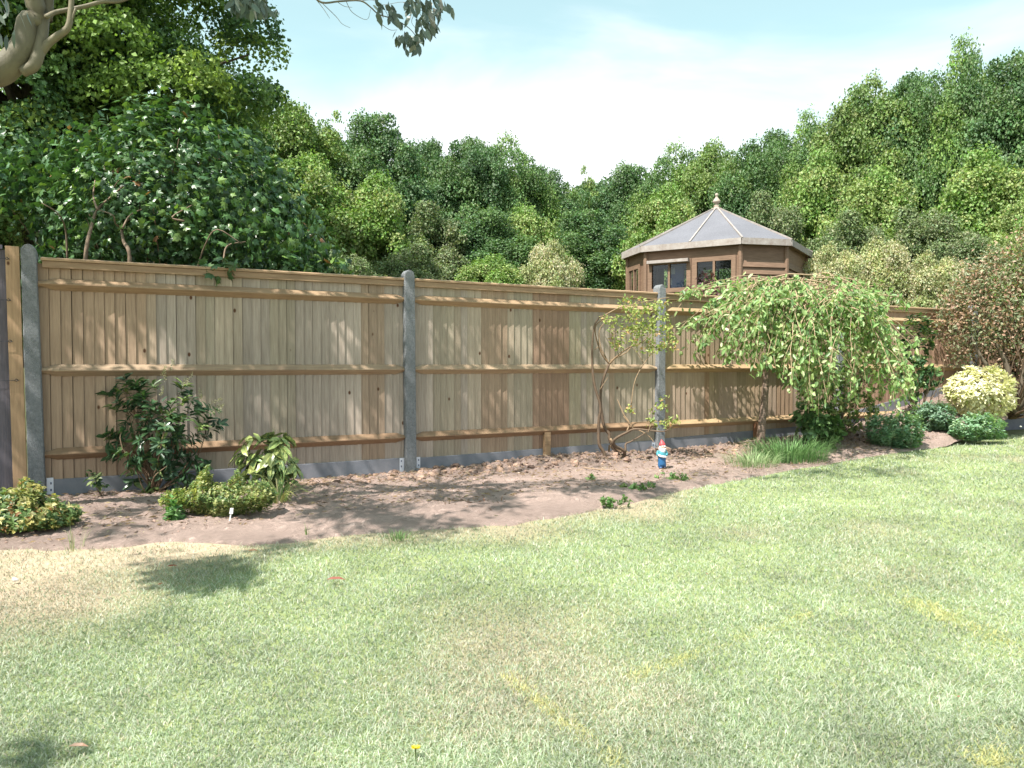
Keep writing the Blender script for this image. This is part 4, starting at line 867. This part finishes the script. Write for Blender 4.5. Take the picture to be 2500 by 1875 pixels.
# purple maple behind the fence by the summerhouse
shrub('purple_maple', 'small purple leaved maple behind the fence in front of the summerhouse window', 'shrub', (1730, 760), [(1675, 700), (1700, 680), (1705, 665), (1740, 662), (1750, 690), (1790, 700), (1810, 712), (1790, 745), (1680, 745), (1665, 720)], 11.2, .3, 130, 8, .045, .016, [(.10, .035, .055), (.15, .05, .075), (.06, .025, .04)], None, 'dia', 'leaf', .05, .5, .2, 24, .006, (.25, .15, .15), zb=.9)
shrub('green_bramble', 'dark leafy scrub low behind the fence at far left of the summerhouse', 'bush', (1230, 800), [(1000, 690), (1100, 690), (1200, 700), (1480, 702), (1480, 760), (1000, 760)], 12.5, .4, 60, 9, .08, .05, G1, None, 'leaf', 'leaf', .08, .5, .2, 10, .006, zb=.9)
# ---------------------------------------------------------------- gnome
gb = gpt(1616, 1141, .05); gb[2] = float(bedz(gb[:1], gb[1:2])[0])
gn = thing('garden_gnome', 'small painted garden gnome with red hat, white beard and blue clothes', 'gnome', tuple(gb))
pr, pt, pw, pb, pf, pk = (plain('gnome_red', (.45, .06, .07), .5), plain('gnome_teal', (.05, .23, .28), .5), plain('gnome_white', (.78, .76, .76), .45), plain('gnome_blue', (.02, .11, .26), .5), plain('gnome_skin', (.55, .33, .25), .5), plain('gnome_black', (.02, .02, .03), .4))
def ell(mb, c, r, seg=14, rings=9, c_=(1, 1, 1)):
    lathe(mb, [(math.sin(math.pi*(i+.02)/(rings+.04)), -math.cos(math.pi*(i+.02)/(rings+.04))) for i in range(rings+1)], (0, 0, 0), seg, c_)
    v = mb.V[-1]; mb.V[-1] = v*np.array(r)+np.array(c)
g = lambda x, y, z: gb+np.array([x, y, z])
fx = .012   # faces slightly to the right of the camera
mb = MB(); lathe(mb, [(.001, .018), (.034, .02), (.037, .045), (.036, .08), (.039, .105), (.034, .116), (.001, .118)], gb, 18, sx=1, sy=.85)
for s in (-1, 1): tube(mb, [g(s*.017, 0, .075), g(s*.019, -.004, .045), g(s*.019, -.004, .016)], [.019, .018, .019], seg=10, sub=2)
mb.build('trousers', pb, gn, smooth=True)
mb = MB(); lathe(mb, [(.001, .100), (.038, .102), (.041, .118), (.038, .145), (.030, .165), (.018, .176), (.001, .178)], gb, 18, sy=.85)
for s in (-1, 1): tube(mb, [g(s*.030, 0, .162), g(s*.044, -.004, .138), g(s*.036, -.026, .122)], [.013, .013, .011], seg=10, sub=3)
mb.build('jacket', pt, gn, smooth=True)
mb = MB(); tube(mb, [g(-.040, -.018, .128), g(-.018, -.040, .118), g(.012, -.042, .112), g(.030, -.030, .108)], [.010, .009, .009, .006], seg=8, sub=3); ell(mb, g(.022, -.040, .112), (.011, .008, .009)); mb.build('cuffs_and_belt', pw, gn, smooth=True)
mb = MB(); ell(mb, g(fx*.3, -.002, .193), (.027, .025, .027)); ell(mb, g(fx, -.029, .194), (.006, .007, .006)); 
for s in (-1, 1): ell(mb, g(fx*.6+s*.026, .0, .192), (.005, .007, .009))
mb.build('head', pf, gn, smooth=True)
mb = MB(); ell(mb, g(fx*.6, -.014, .168), (.024, .019, .026)); ell(mb, g(-.018, -.004, .182), (.014, .018, .024)); ell(mb, g(.020, -.004, .182), (.012, .018, .024))
for s in (-1, 1): ell(mb, g(fx+s*.009, -.029, .184), (.011, .006, .005)); ell(mb, g(fx+s*.010, -.024, .207), (.009, .004, .004))
ell(mb, g(fx*.3, 0, .213), (.030, .028, .007)); mb.build('beard', pw, gn, smooth=True)
mb = MB()
for s in (-1, 1): ell(mb, g(fx+s*.009, -.0255, .200), (.0032, .0025, .0032), 8, 6)
mb.build('eyes', pk, gn, smooth=True)
mb = MB(); rings = []
for r, z, dx in ((.001, .211, 0), (.029, .212, 0), (.031, .220, 0), (.026, .232, -.001), (.017, .247, -.003), (.009, .258, -.006), (.004, .266, -.009), (.0005, .269, -.011)):
    th = np.arange(16)/16*6.283; rings.append(np.stack([gb[0]+dx+r*np.cos(th)+.003, gb[1]+r*.92*np.sin(th), gb[2]+z+0*th], 1))
loft(mb, rings); mb.build('hat', pr, gn, smooth=True)
for s in (-1, 1):
    mb = MB(); ell(mb, g(s*.019+.004, -.014, .010), (.017, .028, .011)); mb.build('boot', pk if s > 0 else plain('gnome_boot', (.05, .10, .22), .4), gn, smooth=True)
# ---------------------------------------------------------------- small items
b = gpt(560, 1272, .05); mb = MB(); box(mb, b+[-.010, 0, -.01], (.002, 0, .055), (0, .002, 0), (.01, 0, 0)); 
lt = thing('plant_label', 'small white plastic plant label stuck in soil beside the golden shrub', 'plant label', tuple(b))
mb = MB(); hexa(mb, [b+[-.004, 0, 0], b+[.004, 0, 0], b+[.004, .002, 0], b+[-.004, .002, 0], b+[.010, -.01, .05], b+[.018, -.01, .05], b+[.018, -.008, .05], b+[.010, -.008, .05]]); mb.build('stake', plain('label_plastic', (.8, .8, .82), .4), lt)
mb = MB(); hexa(mb, [b+[.003, -.012, .045], b+[.026, -.012, .045], b+[.026, -.009, .045], b+[.003, -.009, .045], b+[.012, -.018, .082], b+[.032, -.018, .082], b+[.032, -.015, .082], b+[.012, -.015, .082]]); mb.build('tag', plain('label_plastic_b', (.82, .82, .84), .4), lt, bevel=.002)
for (x, y, L, c, lb, a) in ((820, 1415, .085, (.30, .10, .08), 'long pinkish red fallen leaf lying on the middle of the lawn', .15), (420, 1383, .05, (.26, .07, .04), 'reddish brown fallen leaf in the shadow patch on the lawn', .4), (395, 1428, .035, (.25, .09, .05), 'smaller brown leaf below the shadow patch leaf', 1.2), (617, 1345, .05, (.25, .10, .06), 'dark red fallen leaf on the soil and lawn edge', .3), (190, 1822, .05, (.38, .22, .16), 'pale brown leaf near the bottom left of the lawn', .1), (1728, 1402, .018, (.35, .10, .07), 'tiny red leaf fleck on the middle right of the lawn', .5), (2345, 1702, .02, (.36, .18, .12), 'tiny orange brown leaf fleck at lower right of the lawn', .5)):
    p = gpt(x, y, .03); mb = MB(); leaves(mb, p[None]-[[L/2, 0, 0]], [[math.cos(a), math.sin(a), .05]], [[.1, -.2, 1]], L, L*.32, c, 'leaf'); tag(mb.build('fallen_leaf', M['leaf'], origin=p), lb, 'leaf', 'fallen leaves on the lawn')
p = gpt(1015, 1827, .03); dn = thing('dandelion', 'single yellow dandelion flower open near the bottom of the lawn', 'flower', tuple(p)); mb = MB(); n = 60; a = rng.random(n)*6.28
leaves(mb, np.repeat(p[None], n, 0), np.stack([np.cos(a), np.sin(a), .2+.5*rng.random(n)], 1), np.tile([0, 0, 1.], (n, 1)), .013, .004, pal(n, [(.75, .58, .03)]), 'dia'); mb.build('flower_head', M['leaf'], dn)
mb = MB(); tube(mb, [p-[0, 0, .03], p], .002, (.3, .5, .2), seg=5); mb.build('stalk', M['twig'], dn)
for x, y, r, lb in ((37, 1415, .014, 'small white stone on the dry left side of the lawn'), (248, 1290, .009, 'white stone chip on the soil right of the spirea'), (2430, 1040, .012, 'white stone at the soil edge by the right side of the bed')):
    p = gpt(x, y, .02) if y != 1040 else pix(2492, 1041, 10.2); mb = MB(); rock(mb, p[None], np.array([r]), np.ones((1, 3))); tag(mb.build('stone', plain('white_stone', (.72, .70, .68), .7), origin=p), lb, 'stone', 'white stones')
# fallen stick across the soil
mb = MB(); tube(mb, [gpt(1425, 1142, .06), gpt(1470, 1147, .065), gpt(1520, 1150, .06)], .006, (1.2, 1.05, .95), seg=6, sub=3, bump=.1); tag(mb.build('fallen_stick', M['twig']), 'pale dry stick lying on the soil below the bare shrub', 'stick')
# ---------------------------------------------------------------- gum tree: trunk at left, crown overhead
gt0 = np.array([-4.7, 4.45, 0]); gum = thing('gum_tree', 'smooth olive barked gum tree leaning into the upper left corner with hanging leaves', 'tree', tuple(gt0))
Y0 = 4.1; mb = MB()
e1 = pix(-90, 190, Y0); e2 = pix(0, 172, Y0); e3 = pix(52, 122, Y0); e4 = pix(66, 55, Y0); e5 = pix(76, -30, Y0)
c0 = np.array([-2.75, 3.7, 4.2]); top = np.array([-3.0, 3.2, 5.5])
tube(mb, [gt0-[0, 0, .2], gt0+[0, 0, .35], gt0+[.2, -.05, 1.3], gt0+[.75, -.15, 2.15], e1, e2, e3, e4, e5, c0, top], [.22, .17, .14, .125, .10, .076, .062, .050, .046, .040, .03], seg=16, sub=6, bump=.012)
f1 = pix(85, 155, Y0); f2 = pix(101, 90, Y0+.03); f3 = pix(106, 40, Y0+.05); f4 = pix(117, -20, Y0+.08)
tube(mb, [pix(55, 175, Y0), f1, f2, f3, f4, np.array([-2.3, 3.9, 4.3]), np.array([-1.6, 3.6, 5.4])], [.028, .031, .031, .030, .029, .024, .016], seg=12, sub=5)
tk = mb.build('trunk', M['gumbark'], gum, smooth=True)
mb = MB()
PB = []
def br(pts, Ys, r0, r1, seg=7): p = np.array(pts, float); q = pix(p[:, 0], p[:, 1], Ys); tube(mb, q, np.linspace(r0, r1, len(p)), seg=seg, sub=4, bump=.03); return q
br([(92, 140), (115, 108), (140, 88), (165, 68), (172, 30), (176, -30)], Y0+.02, .024, .012)
br([(168, 66), (175, 48), (185, 20)], Y0+.02, .008, .005)
q1 = br([(112, 42), (135, 30), (175, 22), (215, 13), (250, 4), (285, 4), (320, -6), (420, -40), (600, -60), (760, -30), (860, -5)], np.linspace(Y0, 4.5, 11), .013, .005)
q2 = br([(755, -20), (785, 6), (830, 3), (880, 2), (905, 18), (925, 35), (965, 48), (1000, 70), (1020, 95)], np.linspace(4.3, 4.7, 9), .006, .002)
for pth in ([(765, -10), (790, 22), (805, 45)], [(785, 6), (820, 40), (835, 58), (855, 68)], [(845, 3), (860, 30), (895, 48), (905, 22)], [(880, 2), (910, 0), (935, 12), (985, 5), (1030, 20)], [(920, 50), (950, 72), (970, 73)], [(985, 5), (1010, 30), (1005, 55), (1025, 80)], [(1010, 30), (1060, 20), (1080, 50)], [(820, 2), (840, 15), (860, 18)]): br(pth, 4.6+.1*rng.normal(), .002, .001, 4)
# limbs and crown overhead, placed where the photo's shade on fence, soil and lawn comes from
tg = []
def shade(q, hz, k=1.0):
    s = (hz-q[:, 2])/SUN[2]; return q+SUN*s[:, None]
def addt(q, k):
    tg.append(shade(q+rng.normal(size=q.shape)*k, rng.uniform(3.6, 5.2, len(q))))
n = 620; t = rng.uniform(-2.6, 5.7, n); z = rng.uniform(-.1, 2.25, n)
q = FP(0, 0, 0)+D_*t[:, None]; q[:, 2] = z
m = fbm(t*1.1+3+.4*z, z*.9, 2, 404); lim = np.where(t < 3, .72, .63); ok = (m < lim)
# dapples seen in the first bay
dap = [(.75, .95+.28, .20), (1.35, .33, .16), (2.6, .7, .1)]
for a_, b_, r_ in dap: ok &= np.hypot((t-a_), (z-b_)*.55) > r_
addt(q[ok], .05)
n = 260; q = FP(0, -1.1, 0)+D_*rng.uniform(-1.5, 4.2, n)[:, None]; q[:, 2] = rng.uniform(1.9, 3.3, n); m = fbm(q[:, 0]*1.6, q[:, 2]*1.6, 2, 505); addt(q[m < .56], .08)
for (px, py, rx, ry, n) in ((1150, 1215, 120, 22, 34), (880, 1255, 110, 30, 36), (1010, 1290, 120, 12, 18), (1520, 1205, 110, 14, 22), (1250, 1250, 60, 8, 5), (1420, 1195, 60, 14, 9), (500, 1395, 70, 26, 24), (440, 1385, 60, 20, 8), (540, 1410, 50, 18, 12), (0, 1880, 20, 5, 3), (2000, 1155, 60, 12, 9), (2130, 1130, 110, 22, 22), (2170, 1160, 70, 16, 10), (1930, 1160, 50, 10, 6), (1770, 1170, 80, 14, 9), (700, 1330, 60, 8, 5), (330, 1265, 90, 16, 8), (1400, 1130, 110, 14, 12), (1720, 1090, 60, 10, 5), (1160, 1140, 150, 14, 12), (250, 1310, 60, 10, 4), (780, 1210, 60, 20, 8)):
    n = int(n*(1.15 if py < 1320 and px < 1600 else 1)); g_ = np.array([gpt(px+rx*rng.uniform(-1, 1), py+ry*rng.uniform(-1, 1)) for i in range(n)]); addt(g_, .02)
K = np.concatenate(tg)
vis = lambda p: (p[:, 1] > .3) & (np.abs(p[:, 0]/np.maximum(p[:, 1], .01)) < .72) & ((p[:, 2]-1)/np.maximum(p[:, 1], .01) < .56)
K = K[~vis(K-[0, 0, .3])]
cl = [K]; LP = []; LD = []
for c_ in K:
    nl = 15; r = .13+.10*rng.random(); q = c_+rdir(nl)*r*rng.random((nl, 1))**.5*np.array([1, 1, .8]); LP.append(q); LD.append(nrm(rng.normal(size=(nl, 3))*.5+[0, 0, -1]))
P = np.concatenate(LP); Dv = np.concatenate(LD); ok = ~vis(P+[0, 0, -.08]); P, Dv = P[ok], Dv[ok]
# leaves hanging into the view
def hang(pts, n, sd, Yc, L=.10):
    q = []
    for i in range(n):
        x, y = pts[rng.integers(len(pts))]; q.append(pix(x+rng.normal()*sd, y+rng.normal()*sd, Yc+rng.normal()*.12))
    return np.array(q), nrm(rng.normal(size=(n, 3))*[.38, .38, .2]+[.12, 0, -1])
A1, B1 = hang([(925, 5), (940, 15), (955, 25), (1030, 5), (1060, 20), (1000, 0), (1040, 30), (1045, 50), (1010, 50), (985, 72), (985, 90), (1010, 92), (1030, 75), (1050, 60), (1018, 110), (1060, -5), (1075, 10)], 150, 9, 4.6)
A2, B2 = hang([(590, -10), (610, 0), (630, 5), (640, -20), (575, 5)], 130, 9, 4.2)
A3, B3 = hang([(670, 32), (675, 25)], 22, 5, 5.0); A4, B4 = hang([(0, 10), (10, 60), (-30, 50), (-10, 100), (25, 20)], 26, 16, 3.3)
ml = MB(); n = len(P); pc = [(.09, .14, .065), (.12, .165, .08), (.07, .11, .055)]
leaves(ml, P, Dv, rdir(n), .115*(.7+.5*rng.random(n)), .046*(.8+.4*rng.random(n)), pal(n, pc), 'sick')
for A_, B_, L_, W_ in ((A1, B1, .085, .036), (A2, B2, .085, .032), (A3, B3, .03, .016), (A4, B4, .08, .02)):
    n = len(A_); leaves(ml, A_, B_, rdir(n)*[1, 1, .3], L_*(.6+.5*rng.random(n)), W_*(.8+.4*rng.random(n)), pal(n, [(.07, .10, .075), (.10, .13, .10), (.20, .20, .17)], [5, 3, .7]), 'sick')
ml.build('foliage', M['gum'], gum)
# limbs reaching to groups of leaf clusters
lim = []
cc = K[rng.choice(len(K), 16, replace=False)]
for it in range(6):
    d = ((K[:, None]-cc[None])**2).sum(-1); a = d.argmin(1); cc = np.array([K[a == i].mean(0) if (a == i).any() else cc[i] for i in range(len(cc))])
for i in range(len(cc)):
    s = top if rng.random() < .6 else c0; m = (s+cc[i])/2+[0, 0, .35]
    ss = cc[i]-SUN*(cc[i][2]/SUN[2]); far = ss[1] < edgeY(ss[0])+.1 or cc[i][0] > -.2; tube(mb, [s, m, cc[i]], [.007, .005, .003] if far else [.026, .018, .009], seg=7, sub=4)
    for kx in K[a == i]:
        g_ = kx-SUN*(kx[2]/SUN[2]); th = g_[1] < edgeY(g_[0])+.05 or far
        tube(mb, [cc[i], (cc[i]+kx)/2+rng.normal(size=3)*.06, kx], [.0025, .002, .0015] if th else [.007, .004, .002], seg=4, sub=2)
mb.build('branches', M['gumbark'], gum, smooth=True)
